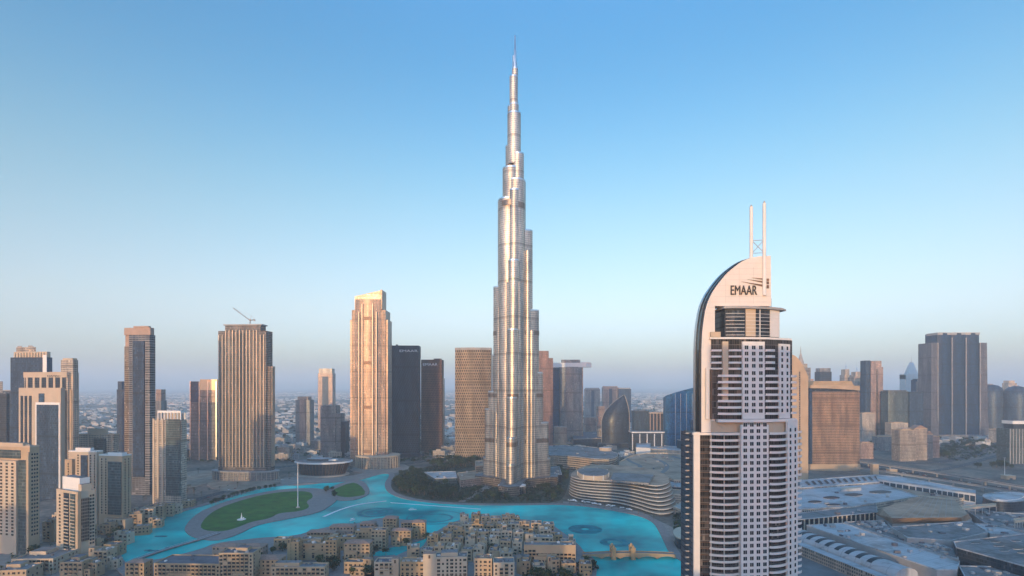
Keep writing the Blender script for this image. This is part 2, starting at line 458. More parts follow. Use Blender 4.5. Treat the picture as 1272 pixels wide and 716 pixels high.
road('north_road', [(1040, 560), (1100, 574), (1160, 577), (1210, 566), (1235, 552), (1250, 540), (1258, 528)], 20, .34)
road('east_road', [(1120, 590), (1180, 583), (1220, 572), (1260, 560), (1330, 548)], 14, .42)
road('far_road', [(-100, 545), (100, 541), (240, 540), (420, 534), (560, 524), (700, 514)], 26, .12, marks=False)
for (nm, pts, wd) in (('elevated_highway', [(1066, 573), (1120, 581), (1180, 590), (1240, 600), (1300, 610)], 13), ('rail_viaduct', [(1066, 581), (1140, 592), (1200, 601), (1290, 616)], 9)):
    ln = smooth_line(GP(pts, 9), 1); L, Q = ribbon(ln, wd)
    mb = MB()
    for i in range(len(ln)-1):
        q0, q1, l0, l1 = Q[i], Q[i+1], L[i], L[i+1]
        mb.face([(*q0, 9), (*q1, 9), (*l1, 9), (*l0, 9)], None, 1)
        mb.face([(*q0, 7.4), (*q1, 7.4), (*q1, 10), (*q0, 10)]); mb.face([(*l0, 7.4), (*l1, 7.4), (*l1, 10), (*l0, 10)])
        mb.face([(*q0, 7.4), (*l0, 7.4), (*l1, 7.4), (*q1, 7.4)])
        c = (Vector(q0)+Vector(l0))/2
        mb.prism(ell(c.x, c.y, 1.6, 1.6, 8), .5, 7.4, cap=False)
    struct(nm, mb, [M['greyc'], M['asphalt']])

def sheet(name, px, z, mat, it=1):
    P = ccw(smooth_poly(GP(px), it) if it else GP(px)); struct(name, MB().prism(P, 0, z), M[mat])
sheet('park_ground', [(486, 602), (496, 590), (530, 580), (560, 573), (612, 569), (640, 568), (705, 574), (708, 592), (704, 612), (694, 625), (640, 626), (560, 624.5), (525, 621.5), (500, 615), (484, 608)], .5, 'planting')
sheet('park_path', [(604, 604), (612, 598), (640, 596), (636, 599), (616, 603), (590, 617), (580, 624), (566, 624), (584, 614)], .7, 'plaza')
sheet('opera_plaza', [(345, 600), (356, 592), (430, 594), (470, 582), (482, 584), (468, 590), (440, 596), (400, 601), (360, 605)], .45, 'plaza')
sheet('podium_plaza', [(255, 606), (262, 594), (345, 590), (352, 598), (330, 604), (290, 612)], .4, 'yard')
sheet('construction_yard', [(198, 590), (262, 583), (272, 592), (258, 602), (204, 612), (196, 604)], .35, 'yard')
sheet('gold_tower_plaza', [(430, 586), (446, 578), (500, 576), (512, 582), (488, 589), (470, 589)], .42, 'plaza')
sheet('lake_terrace', [(700, 623), (735, 627), (772, 632), (800, 638), (818, 648), (836, 656), (850, 668), (838, 676), (828, 664), (818, 654), (797, 641), (770, 635.5), (738, 629.8), (698, 626.5)], .9, 'plaza')
sheet('left_courts', [(-20, 690), (60, 676), (128, 676), (132, 700), (60, 722), (-30, 740)], .38, 'plaza')
sheet('mall_forecourt', [(960, 610), (1000, 596), (1060, 588), (1200, 612), (1330, 640), (1330, 760), (960, 760)], .2, 'greypave')
def haze():
    m = bpy.data.materials.new('haze_air'); m.use_nodes = True
    nt = m.node_tree; nt.nodes.remove(nt.nodes['Principled BSDF'])
    v = nt.nodes.new('ShaderNodeVolumePrincipled')
    v.inputs['Color'].default_value = (.80, .92, 1.0, 1)
    v.inputs['Density'].default_value = HAZE_D
    v.inputs['Anisotropy'].default_value = .0
    nt.links.new(v.outputs[0], nt.nodes['Material Output'].inputs['Volume'])
    mb = MB(); mb.box(-91000, 91000, -6500, 91000, -1.5, 835)
    o = mb.build('haze', m); o['kind'] = 'stuff'
HAZE_D = 1.08e-4
haze()

# unseen blocks added behind the viewpoint to throw long shade over the low quarter
nb = MB(); nr = random.Random(12)
for i in range(46):
    x = -900+i*46+nr.uniform(-10, 10); y = -130-nr.uniform(0, 160); w, d = nr.uniform(24, 38), nr.uniform(24, 40); h = nr.choice([70, 85, 95, 105, 120])+nr.uniform(-8, 8)
    nb.box(x-w/2, x+w/2, y-d, y, 0, h, 0, 1); nb.box(x-w/4, x+w/4, y-d*.7, y-d*.2, h, h+5, 0, 1)
for (x, y, w, d, h) in ((36, -95, 66, 40, 247), (640, -160, 40, 40, 190), (-420, -180, 44, 40, 170)):  # first tower is sized to throw shade on the arched hotel
    nb.box(x-w/2, x+w/2, y-d, y, 0, h, 0, 1)
SHADE_BLOCKS = nb
# ================================================================ TOWERS
FM = {}
FM['blue']   = facade('blue_curtain_wall', (.022, .05, .095), (.042, .065, .10), 3.8, 1.6, .22, .10, gm=.15, spec=.3, curtain=.02)
FM['dark']   = facade('dark_curtain_wall', (.025, .038, .055), (.055, .066, .082), 3.6, 1.5, .25, .12, gm=.3, curtain=.02)
FM['deepblue'] = facade('deep_blue_curtain_wall', (.010, .034, .075), (.022, .044, .080), 4.2, 2.4, .2, .14, gm=.1, spec=.25, curtain=.0)
FM['dusk']   = facade('dusky_stone_and_glass', (.05, .06, .08), (.15, .15, .165), 3.6, 2.2, .38, .34, gm=.3)
FM['teal']   = facade('teal_curtain_wall', (.05, .085, .09), (.14, .155, .15), 3.6, 1.5, .25, .10, gm=.25, gr=.4, curtain=.03)
FM['navy']   = facade('navy_curtain_wall', (.03, .06, .10), (.06, .085, .115), 3.6, 2.0, .18, .10, gm=.25, gr=.4, curtain=.02)
FM['cobalt'] = facade('cobalt_curtain_wall', (.02, .115, .26), (.032, .115, .21), 3.8, 2.2, .18, .14, gm=.35, curtain=.02)
FM['grey']   = facade('grey_stone_and_glass', (.10, .12, .14), (.27, .26, .25), 3.6, 2.2, .38, .34, gm=.6)
FM['beige']  = facade('beige_stone_and_glass', (.10, .11, .12), (.40, .33, .26), 3.5, 2.6, .42, .40, gm=.6)
FM['cream']  = facade('cream_stone_and_glass', (.10, .11, .12), (.52, .44, .35), 3.5, 3.0, .45, .42, gm=.6)
FM['pinkst'] = facade('rose_stone_and_glass', (.12, .11, .11), (.42, .30, .25), 3.6, 2.4, .4, .4, gm=.6)
FM['red']    = facade('red_panel_and_glass', (.10, .09, .10), (.26, .15, .125), 3.8, 3.0, .4, .35, gm=.6)
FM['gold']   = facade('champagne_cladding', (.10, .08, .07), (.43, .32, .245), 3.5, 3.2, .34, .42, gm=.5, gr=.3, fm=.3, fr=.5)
FM['bronze'] = facade('bronze_curtain_wall', (.10, .09, .085), (.27, .225, .185), 3.5, 1.6, .3, .22, gm=.6, gr=.2, fm=.4, fr=.4, curtain=.03)
FM['hotel']  = facade('sandstone_hotel_facade', (.05, .042, .038), (.37, .24, .155), 3.5, 1.9, .40, .36, gm=.4, curtain=0)
FM['lat']    = facade('bronze_lattice', (.04, .038, .036), (.31, .245, .175), 6.8, 5.2, .30, .34, gm=.2, gr=.4, fr=.7, spec=.15, curtain=0, off=.5)
FM['darklat'] = facade('graphite_lattice', (.006, .011, .02), (.058, .078, .10), 5.2, 4.4, .34, .36, gm=.0, gr=.5, fr=.8, spec=.06, off=.33, curtain=.0)
FM['redlat'] = facade('copper_lattice', (.02, .018, .02), (.15, .085, .065), 5.0, 4.4, .36, .38, gm=.0, gr=.5, fr=.8, spec=.06, off=.33, curtain=0)
FM['slate']  = facade('slate_curtain_wall', (.07, .07, .072), (.27, .245, .22), 3.5, 1.5, .3, .2, gm=.5, gr=.2, curtain=.02)
FM['steel']  = facade('steel_and_glass_cladding', (.27, .26, .25), (.54, .49, .43), 3.9, 1.4, .36, .30, gm=.8, gr=.38, fm=.8, fr=.48, gvar=.35, curtain=0.0, wob=.05)
FM['balc']   = facade('balcony_bands', (.04, .055, .075), (.205, .205, .21), 3.5, 6.0, .42, .10, gm=.3, curtain=.01)

def frame_window(w, h, fm='cream2', pm='dglass', fw=.22, proud=.22, mull=0):
    mb = MB()
    mb.face([(-w/2, -.03, 0), (w/2, -.03, 0), (w/2, -.03, h), (-w/2, -.03, h)], None, 1)
    mb.box(-w/2-fw, w/2+fw, -proud, 0, -fw, 0); mb.box(-w/2-fw, w/2+fw, -proud, 0, h, h+fw)
    mb.box(-w/2-fw, -w/2, -proud+.02, 0, 0, h); mb.box(w/2, w/2+fw, -proud+.02, 0, 0, h)
    for i in range(mull):
        x = -w/2+w*(i+1)/(mull+1); mb.box(x-.06, x+.06, -.12, -.035, 0, h)
    return mb
def arch_window(w, h, fm=0, n=8):
    mb = MB(); r = w/2
    arc = [(r*math.cos(math.pi*i/n), h-r+r*math.sin(math.pi*i/n)) for i in range(n+1)]
    mb.face([(-r, -.03, 0), (r, -.03, 0)]+[(x, -.03, z) for x, z in arc], None, 1)
    for (a, b) in zip([(r, 0)]+arc, arc+[(-r, 0)]):
        k = 1+.25/r
        mb.face([(a[0], -.2, a[1]), (b[0], -.2, b[1]), (b[0]*k, -.2, (b[1]-h+r)*k+h-r if b[1] > 0 else 0), (a[0]*k, -.2, (a[1]-h+r)*k+h-r if a[1] > 0 else 0)])
        mb.face([(a[0], -.2, a[1]), (a[0], 0, a[1]), (b[0], 0, b[1]), (b[0], -.2, b[1])])
    return mb
WIN = {
 'sq':   frame_window(1.9, 2.1).mesh('window', [M['cream2'], M['dglass']]),
 'wide': frame_window(3.3, 2.1, mull=1).mesh('window', [M['cream2'], M['dglass']]),
 'sqs':  frame_window(1.6, 1.9, fw=.16, proud=.15).mesh('window', [M['sand'], M['dglass']]),
 'wides': frame_window(2.7, 1.9, fw=.16, proud=.15, mull=1).mesh('window', [M['sand'], M['dglass']]),
 'tall': frame_window(1.5, 3.0, mull=1).mesh('window', [M['cream'], M['dglass']]),
 'arch': arch_window(2.4, 4.2).mesh('arched_opening', [M['sand'], M['dglass']]),
 'white': frame_window(2.0, 2.1, fw=.1, proud=.10, mull=1).mesh('window', [M['panel'], M['dglass']]),
}
ROT = {'F': 0.0, 'R': R(90), 'L': R(-90), 'B': R(180)}

class T:
    """a building: an Empty at its left front corner, local x along the front, y into the depth"""
    def __init__(s, name, label, cat, d, pxs, side=None, D=30, yaw=0, group=None):
        c, sn = math.cos(R(yaw)), math.sin(R(yaw)); s.c, s.s, s.d = c, sn, d
        if side == 'R': pl, pm, pr = pxs
        elif side == 'L': pl, pm, pr = pxs
        else: pl, pr = pxs; pm = pl
        Mx = PX(pm, d)
        if side == 'R':
            k = (pl-CX)/F; s.W = (Mx-k*d)/(c-k*sn)
            k2 = (pr-CX)/F; s.D = (Mx-k2*d)/(sn+k2*c)
            ox, oy = Mx-s.W*c, d-s.W*sn
        else:
            k = (pr-CX)/F; s.W = (k*d-Mx)/(c-k*sn)
            s.D = D
            if side == 'L':
                k2 = (pl-CX)/F; s.D = (Mx-k2*d)/(sn+k2*c)
            ox, oy = Mx, d
        s.D = max(6, min(80, s.D))
        s.ox, s.oy = ox, oy
        s.e = thing(name, label, cat, ox, oy, 0, R(yaw), group)
        s.nw = 0; s.rest = {}; s.np = {}
    def lx(s, px):
        k = (px-CX)/F
        return (k*s.oy-s.ox)/(s.c-k*s.s)
    def z(s, py): return PZ(py, s.d)
    def build(s, name, mb, mats, smooth=False, label=None): return mb.build(name, mats, s.e, smooth, label=label)
    def box(s, name, x0, x1, y0, y1, z0, z1, wall, top=None, label=None):
        top = top or M['roofgrey']
        mb = MB().box(x0, x1, y0, y1, z0, z1, 0, 1)
        return s.build(name, mb, [wall, top], label=label)
    def parapet(s, x0, x1, y0, y1, z, h, mat, t=.5, name='parapet'):
        mb = MB()
        mb.box(x0-.1, x1+.1, y0-.1, y0+t, z, z+h); mb.box(x0-.1, x1+.1, y1-t, y1+.1, z, z+h)
        mb.box(x0-.1, x0+t, y0+t, y1-t, z, z+h); mb.box(x1-t, x1+.1, y0+t, y1-t, z, z+h)
        return s.build(name, mb, [mat])
    def plant(s, x0, x1, y0, y1, z, n=4, seed=1, h=3.0):
        r = random.Random(seed); mb = MB()
        for i in range(n):
            w, dd = r.uniform(.12, .3)*(x1-x0), r.uniform(.15, .35)*(y1-y0)
            x, y = r.uniform(x0, x1-w), y0+(i+.1)*(y1-y0-dd)/n
            mb.box(x, x+w, y, y+min(dd, .8*(y1-y0)/n), z, z+h*r.uniform(.5, 1.1))
        return s.build('roof_plant', mb, [M['greyc']])
    def win(s, kind, wall, pts, at):
        for (a, zz) in pts:
            loc = (a, at, zz) if wall in 'FB' else (at, a, zz)
            if s.nw < 100:
                place(WIN[kind], 'window' if kind != 'arch' else 'arched_opening', s.e, loc, ROT[wall]); s.nw += 1
            else: s.rest.setdefault(kind, []).append((loc, ROT[wall]))
    def done(s):
        if not s.rest: return s
        mb = MB(); mats = None
        for kind, L in s.rest.items():
            me = WIN[kind]
            if mats is None: mats = list(me.materials)
            for loc, rz in L:
                c, sn = math.cos(rz), math.sin(rz)
                for p in me.polygons:
                    mb.face([(loc[0]+v[0]*c-v[1]*sn, loc[1]+v[0]*sn+v[1]*c, loc[2]+v[2]) for v in (me.vertices[i].co for i in p.vertices)], None, p.material_index)
        o = mb.build('small_windows', mats, s.e); o['kind'] = 'stuff'
        return s
def grid(a0, a1, n, z0, z1, m): return [(a0+(a1-a0)*(i+.5)/n, z0+(z1-z0)*(j+.5)/m-.9) for j in reversed(range(m)) for i in range(n)]
def rows(h, fh=3.5): return max(1, int(h/fh))

# ---- left foreground residential towers (individual windows)
t = T('residential_tower', 'cream residential tower with dark glass strip cut off by left edge', 'tower', 572, (-16, 37, 49), 'R', yaw=-14)
zt = t.z(556); W, D = t.W, t.D
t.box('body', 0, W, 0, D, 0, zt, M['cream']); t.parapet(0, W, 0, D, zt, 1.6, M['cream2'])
t.box('stepped_wing', -.0, t.lx(24), -3, -.02, 0, t.z(573), M['cream2'])
t.box('glass_strip', t.lx(24.4), t.lx(34), -1.4, -.02, 0, t.z(572), FM['teal'])
t.box('corner_pier', t.lx(34.6), W+.6, -1.8, -.03, 0, t.z(562), M['cream'])
t.box('penthouse', W*.25, W*.8, D*.2, D*.8, zt, zt+4, M['cream2']); t.plant(W*.1, W*.9, 2, D-2, zt, 4, 3)
nf = rows(t.z(575)-22)
t.win('wide', 'F', grid(t.lx(2), t.lx(23), 3, 20, t.z(575), nf), -3); t.win('sq', 'F', grid(t.lx(-14), t.lx(1), 3, 20, t.z(575), nf), -3)
t.win('sq', 'R', grid(1, D-1, 3, 20, zt-6, nf), W)
t.box('top_glazing', t.lx(-6), t.lx(26), -.6, -.03, t.z(571)+.5, t.z(560), FM['teal']); t.done()

t = T('residential_tower', 'pale narrow tower with brown glass strip and plain roof screen nearest the lake', 'tower', 547, (70, 97, 118), 'R', yaw=-24)
zt = t.z(613); W, D = t.W, t.D
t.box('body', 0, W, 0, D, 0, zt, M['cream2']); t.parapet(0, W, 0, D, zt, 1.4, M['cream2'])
t.box('roof_screen', .3, W*.8, D*.35, D*.95, zt, t.z(596), M['white']); t.box('stair_head', W*.86, W-.4, D*.2, D*.8, zt, t.z(603), M['cream2'])
t.box('side_wing', -3.2, -.02, 2, D*.8, 0, t.z(628), M['cream2'])
t.box('glass_strip', W+.02, W+1.2, D*.18, D*.62, 22, t.z(620), FM['bronze'])
t.box('edge_pier', W-1.6, W+1.0, -.8, D*.14, 0, t.z(611), M['cream'])
nf = rows(zt-20)
t.box('glazing_column', W*.36, W*.60, -.5, -.02, 12, zt-1.5, FM['dark']); t.box('glazing_column', W*.66, W*.88, -.5, -.02, 12, zt-1.5, FM['teal']); t.win('wide', 'F', grid(0.3, W*.32, 1, 16, zt-3, nf), 0)
t.win('sq', 'R', grid(D*.66, D*.97, 2, 16, zt-3, nf), W); t.win('sqs', 'F', grid(-3, -.2, 1, 16, t.z(632), nf-2), 2)
mb = MB()
for j in range(nf):
    z_ = 16+j*(zt-19)/nf-1.3; mb.box(W*.36, W*.60, -1.3, -.52, z_, z_+1.0); mb.box(W*.66, W*.88, -1.1, -.52, z_, z_+.9)
t.build('balcony_stack', mb, [M['cream2']]); t.box('podium', -6, W+14, -12, D+8, 0, 9, M['sand'], M['rooftan']); t.done()

t = T('residential_tower', 'cream tower with window columns joined to a green glass fronted block', 'tower', 690, (85, 120, 128), 'R', yaw=-8)
zt = t.z(562); W, D = t.W, t.D
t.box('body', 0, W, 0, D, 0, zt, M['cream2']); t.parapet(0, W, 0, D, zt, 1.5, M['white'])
t.box('crown', W*.2, W*.75, D*.2, D*.7, zt, t.z(557), M['white'])
t.box('glass_strip', t.lx(101), t.lx(109), -1, -.02, 20, t.z(566), FM['blue'])
t.box('left_wing', t.lx(84), t.lx(93), -4, -.02, 0, t.z(571), M['cream'])
nf = rows(zt-18)
t.win('sq', 'F', grid(t.lx(110), t.lx(120), 2, 18, zt-3, nf), 0); t.win('sq', 'F', grid(t.lx(94), t.lx(100), 1, 18, zt-3, nf), 0); t.win('sqs', 'F', grid(t.lx(85), t.lx(92), 1, 18, t.z(575), nf-3), -4); t.done()
t = T('residential_tower', 'cream block with wide green glass front and arched podium by the lake road', 'tower', 676, (123, 152, 163), 'R', yaw=-12)
zt = t.z(567); W, D = t.W, t.D
t.box('body', 0, W, 0, D, 0, zt, M['cream']); t.parapet(0, W, 0, D, zt, 1.5, M['white'])
t.box('glass_front', t.lx(135), t.lx(151), -1.3, -.02, t.z(640), t.z(574), FM['teal'])
t.box('crown', W*.3, W*.9, D*.2, D*.8, zt, t.z(563), M['white'])
nf = rows(zt-18)
t.win('sq', 'F', grid(t.lx(124), t.lx(134), 2, 18, zt-3, nf), 0); t.win('sq', 'R', grid(D*.1, D*.9, 2, 18, zt-3, nf), W)
pz = t.z(644); t.box('podium', t.lx(134), t.lx(160), -5, D+6, 0, pz, M['cream2'], M['rooftan'])
t.win('tall', 'F', grid(t.lx(136), t.lx(158), 4, 2, pz, 2), -5); t.done()

# ---- left middle ring
t = T('glass_tower', 'tall blue glass tower with lit cream crown at far left', 'tower', 960, (13, 58, 65), 'R', yaw=-6)
zt = t.z(444); W, D = t.W, t.D
t.box('shaft', 0, W, 0, D, 0, zt, FM['blue']); t.box('edge_pier', W*.9, W+.5, -.7, -.02, 0, zt+4, M['white'])
t.box('crown', W*.06, W*.98, 2, D-2, zt, t.z(437), M['cream2']); t.box('upper_crown', W*.08, W*.62, 5, D-5, t.z(437), t.z(431), FM['beige'])
mb = MB(); [mb.box(W*(.1+.08*i), W*(.1+.08*i)+1.2, .6, 2, zt, t.z(438)) for i in range(11)]
t.build('crown_fins', mb, [M['cream2']]); t.plant(W*.1, W*.6, 6, D-6, t.z(431), 3, 5)

t = T('stone_tower', 'pale stone tower with dark glass face and dark sign over its top windows', 'tower', 860, (30, 84, 98), 'R', yaw=-12)
zt = t.z(463); W, D = t.W, t.D
t.box('shaft', 0, W, 0, D, 0, zt, FM['cream']); t.box('tall_core', W*.78, W*1.06, D*.25, D*.7, 0, t.z(447), FM['cream'])
t.box('core_crown', W*.82, W*1.04, D*.27, D*.68, t.z(447), t.z(445), M['cream2'])
t.box('front_wing', -1.5, t.lx(81), -7, -.02, 0, t.z(482), M['cream2']); t.box('face_frame', t.lx(50.5), t.lx(80.5), -7.9, -7.02, 0, t.z(500), M['white']); t.box('dark_face', t.lx(52), t.lx(79), -8.2, -7.02, 0, t.z(503), FM['navy'])
t.box('slot_window', t.lx(54), t.lx(61), -7.5, -7.02, t.z(500), t.z(489), M['bglass'])
t.box('header', 0, W, -1.2, -.02, t.z(469), zt+1, M['cream2'])
mb = MB(); [mb.box(t.lx(33+i*8.5), t.lx(35.5+i*8.5), -1.2, -.02, t.z(483)+.1, t.z(469)-.02) for i in range(6)]
t.build('top_columns', mb, [M['cream2']]); t.box('right_wing', W+.02, W+4, 3, D-4, 0, t.z(484), M['cream'])
def sign(t, txt, x, y, z, h, mat, wd=None, rot=0.0):
    cu = bpy.data.curves.new('sign_lettering', 'FONT'); cu.body = txt; cu.size = h*1.4; cu.extrude = .12*h
    tmp = bpy.data.objects.new('tmp', cu); col.objects.link(tmp)
    bpy.context.view_layer.update()
    me = bpy.data.meshes.new_from_object(tmp.evaluated_get(bpy.context.evaluated_depsgraph_get())); bpy.data.objects.remove(tmp)
    me.name = 'sign_lettering'; me.materials.clear(); me.materials.append(mat)
    xs = [v.co.x for v in me.vertices]; ys = [v.co.y for v in me.vertices]; kx, ky = wd/(max(xs)-min(xs)), h/(max(ys)-min(ys)); xm, ym = min(xs), min(ys)
    for v in me.vertices: v.co.x = (v.co.x-xm)*kx; v.co.y = (v.co.y-ym)*ky
    o = bpy.data.objects.new('sign_lettering', me); col.objects.link(o); o.parent = t.e
    o.location = (x, y, z); o.rotation_euler = (R(90), 0, rot); return o
mb = None
for px in (31.5, 36.5, 42): t.box('slot_glazing', t.lx(px), t.lx(px+3.2), -7.4, -7.02, 30, t.z(492), FM['dark'])
t.box('slot_glazing', t.lx(81.4), t.lx(83.6), -.6, -.02, 20, t.z(485), FM['dark'])
for f in (.2, .5, .8): t.box('slot_glazing', W+4.02, W+4.3, 3+(D-8)*f, 5+(D-8)*f, 20, t.z(487), FM['dark'])
t.box('top_glazing', t.lx(31), t.lx(82), -.5, -.02, t.z(483)+.1, t.z(469)-.02, FM['dark'])
sign(t, 'DAMAC', t.lx(60), -1.3, t.z(468.2), 2.6, M['text'], t.lx(76.5)-t.lx(60))

t = T('glass_tower', 'slim dark glass tower at the very left edge behind the cream one', 'tower', 1000, (-14, 8, 12), 'R', D=25)
t.box('shaft', 0, t.W, 0, t.D, 0, t.z(489), FM['dark']); t.box('upper_shaft', 3, t.W*.7, 3, t.D-3, t.z(489), t.z(474), FM['grey']); t.plant(2, t.W-2, 2, t.D-2, t.z(489), 3, 9)
t = T('glass_tower', 'blue slab tower peeking out between cream tower and left edge', 'tower', 1080, (-12, 13), D=25)
t.box('shaft', 0, t.W, 0, 25, 0, t.z(486), FM['navy']); t.parapet(0, t.W, 0, 25, t.z(486), 2, M['greyc'])

t = T('apartment_block', 'low cream block with dark glass bay behind the twin cream towers', 'building', 930, (94, 141, 148), 'R', yaw=-4)
zt = t.z(541); W, D = t.W, t.D
t.box('body', 0, W, 0, D, 0, zt, FM['cream']); t.box('glass_bay', t.lx(117), t.lx(132), -1.5, -.02, 8, t.z(545), FM['teal'])
t.box('penthouse', W*.25, W*.75, 5, D-4, zt, t.z(533), M['cream2']); t.parapet(0, W, 0, D, zt, 2, M['cream2']); t.plant(2, W*.9, 3, D-2, zt, 4, 11)
for i in range(4): t.box('corner_pier', W*(.03+.3*i), W*(.03+.3*i)+2.2, -.8, -.02, 0, zt+2.5, M['cream2'])

t = T('balcony_tower', 'tall banded balcony tower with rose coloured crown left of the lawn', 'tower', 890, (152, 186, 193), 'R', yaw=-6)
W, D = t.W, t.D; zt = t.z(416)
t.box('shaft', t.lx(160), W, 0, D, 0, zt, FM['balc']); t.box('left_wing', 0, t.lx(160)-.02, 4, D, 0, t.z(430), FM['bronze'])
t.box('front_bay', t.lx(166), t.lx(180), -2.2, -.02, 30, t.z(424), FM['blue'])
t.box('crown', t.lx(153), W-.5, 2, D-2, zt+.02, t.z(407), M['pink']); t.box('crown_core', t.lx(165), t.lx(184), 1.2, D-6, t.z(408)+1.4, t.z(405), M['pink'])
mb = MB()
for j in range(56):
    z = 24+j*(zt-30)/56
    mb.box(t.lx(181), W+1.2, -1.2, D*.9, z, z+.9)
t.build('balcony_bands', mb, [M['greyc']])
t.box('left_crown', 0, t.lx(160)-.02, 6, D-4, t.z(430), t.z(416), M['pink']); t.box('low_annex', W*.75, W+6, 8, D+4, 0, t.z(572), FM['dark'])
t = T('glass_tower', 'thin pale blue tower hiding behind the rose crowned tower, on its left', 'tower', 1350, (145, 154), D=30)
t.box('shaft', 0, t.W, 0, 30, 0, t.z(484), FM['blue']); t.box('crown', 1, t.W*.6, 2, 28, t.z(484), t.z(474), FM['blue'])
t = T('glass_tower', 'small dark tower peeking out right of the rose crowned tower', 'tower', 1500, (188, 200), D=25)
t.box('shaft', 0, t.W, 0, 25, 0, t.z(498), FM['grey']); t.box('upper_frame', t.W*.45, t.W, 0, 20, t.z(498), t.z(484), FM['pinkst'])

t = T('residential_tower', 'grey green glass tower with white framed crown beside the lake bend', 'tower', 818, (190, 225, 232), 'R', yaw=-8)
W, D = t.W, t.D; zt = t.z(522)
t.box('shaft', 0, W, 0, D, 0, zt, FM['cream']); t.box('glass_front', t.lx(207), W*1.0-.6, -1.8, -.02, 14, t.z(521), FM['teal'])
for i, x in enumerate((190, 195.5, 201)): t.box('stone_pier', t.lx(x), t.lx(x+2.2), -1.0, -.02, 0, zt+2, M['cream2'])
mb = MB(); x0, x1 = t.lx(196), W
for i in range(8): mb.box(x0+(x1-x0-1.4)*i/7, x0+(x1-x0-1.4)*i/7+1.4, -.6, 1, zt, t.z(513))
mb.box(x0, x1, -.8, 1.2, t.z(513), t.z(510.5)); mb.box(x1-1.2, x1, 1.3, D, t.z(513), t.z(510.5)); mb.box(x0, x1-1.3, D-1, D, zt, t.z(511))
t.build('crown_frame', mb, [M['white']]); t.box('penthouse', W*.3, W*.9, 4, D-3, zt, t.z(514), M['cream2'])

t = T('office_tower', 'blue gridded office tower whose top bay glows gold in the sun', 'tower', 1307, (236, 270), D=38, yaw=4)
W, D = t.W, t.D
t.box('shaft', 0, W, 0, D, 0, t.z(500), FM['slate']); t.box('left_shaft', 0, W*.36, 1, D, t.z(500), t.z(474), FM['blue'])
t.box('sunlit_top', W*.36+.02, W, 0, D, t.z(500)+.02, t.z(473), FM['gold']); t.box('sunlit_crown', W*.37, W-.3, -.8, D-2, t.z(485), t.z(471.5), M['sungold'])  # top bay coloured gold to look sunlit
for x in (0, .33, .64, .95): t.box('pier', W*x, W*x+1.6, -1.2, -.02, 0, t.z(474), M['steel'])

# ---- big grey tower with crane
t = T('pinstriped_tower', 'massive grey pinstriped tower with stepped shoulders left of the lawn pole', 'tower', 1028, (271, 333, 341), 'R', yaw=-4)
W, D = t.W, t.D
z1, z2, z3 = t.z(455), t.z(411), t.z(404)
t.box('shaft', 0, W*.96, 0, D, 0, z2, FM['slate'], M['roofdark']); t.box('shoulder', W*.96+.02, W+3, 4, D-4, 0, z1, FM['slate'])
t.box('crown', W*.13, W*.84, 1.5, D-3, z2, z3, FM['slate'], M['roofdark']); t.box('crown_cap', W*.10, W*.87, .6, D-2, z3, z3+2.2, M['greyc'])
for i in range(14):
    x = W*(.02+.94*i/13.6)
    top = z2+1.5 if 1 < i < 12 else z2-8
    t.box('fin', x, x+1.1, -2.2, -.02, 26, top, M['champ'])
for f in (.2, .5, .8): t.box('fin', W+3.02, W+4.4, 4+(D-8)*f, 5.2+(D-8)*f, 26, z1, M['champ'])
t.box('recess', W*.46, W*.54, -1.0, -.03, 30, z2-3, FM['dark'])
pz = t.z(584); mb = MB().prism(ell(W*.5, D*.35, W*.64, D*.85, 40), 0, pz-4, 0, 1); t.build('podium', mb, [FM['grey'], M['rooftan']])
mb = MB().prism(ell(W*.5, D*.35, W*.68, D*.92, 40), pz-4, pz-2, 0, 0); t.build('podium_roof', mb, [M['greyc']])
mb = MB()
for i in range(36):
    a = 2*math.pi*i/36; mb.box(W*.5+W*.655*math.cos(a)-.5, W*.5+W*.655*math.cos(a)+.5, D*.35+D*.88*math.sin(a)-.5, D*.35+D*.88*math.sin(a)+.5, 0, pz-4.02)
t.build('colonnade', mb, [M['stone']])
zc = z3+2.2; cxx, cyy = t.ox+t.lx(306), 1028+18
c = thing('tower_crane', 'thin tower crane with raised jib on top of the pinstriped tower', 'crane', cxx, cyy, zc)
def lattice(mb, a, b, w, n):
    a, b = Vector(a), Vector(b); d = (b-a).normalized()
    s1 = d.cross(Vector((0, 1, 0))).normalized()*w/2; s2 = d.cross(s1).normalized()*w/2
    cs = [s1+s2, s1-s2, -s1-s2, -s1+s2]
    for q in cs: mb.tube([a+q, b+q], .22, 4)
    for i in range(n):
        p, q = a.lerp(b, i/n), a.lerp(b, (i+1)/n)
        for k in range(4): mb.tube([p+cs[k], q+cs[(k+1) % 4]], .14, 3)
mb = MB(); lattice(mb, (0, 0, 0), (0, 0, 9), 1.8, 4); mb.build('mast', M['greyc'], c)
mb = MB(); lattice(mb, (0, 0, 9), (-34, 0, 34), 1.4, 12); mb.build('jib', M['greyc'], c)
mb = MB(); lattice(mb, (0, 0, 9), (9, 0, 11), 1.4, 4); mb.box(7, 10, -1, 1, 8, 11); mb.build('counter_jib', M['greyc'], c)
mb = MB(); mb.box(-1.2, 1.2, -1.2, 1.2, 9, 11.5); mb.tube([(0, 0, 11), (3, 0, 19)], .3, 4); mb.tube([(3, 0, 19), (-30, 0, 31)], .1, 3); mb.tube([(3, 0, 19), (9, 0, 11)], .1, 3); mb.build('cab', M['pink'], c)

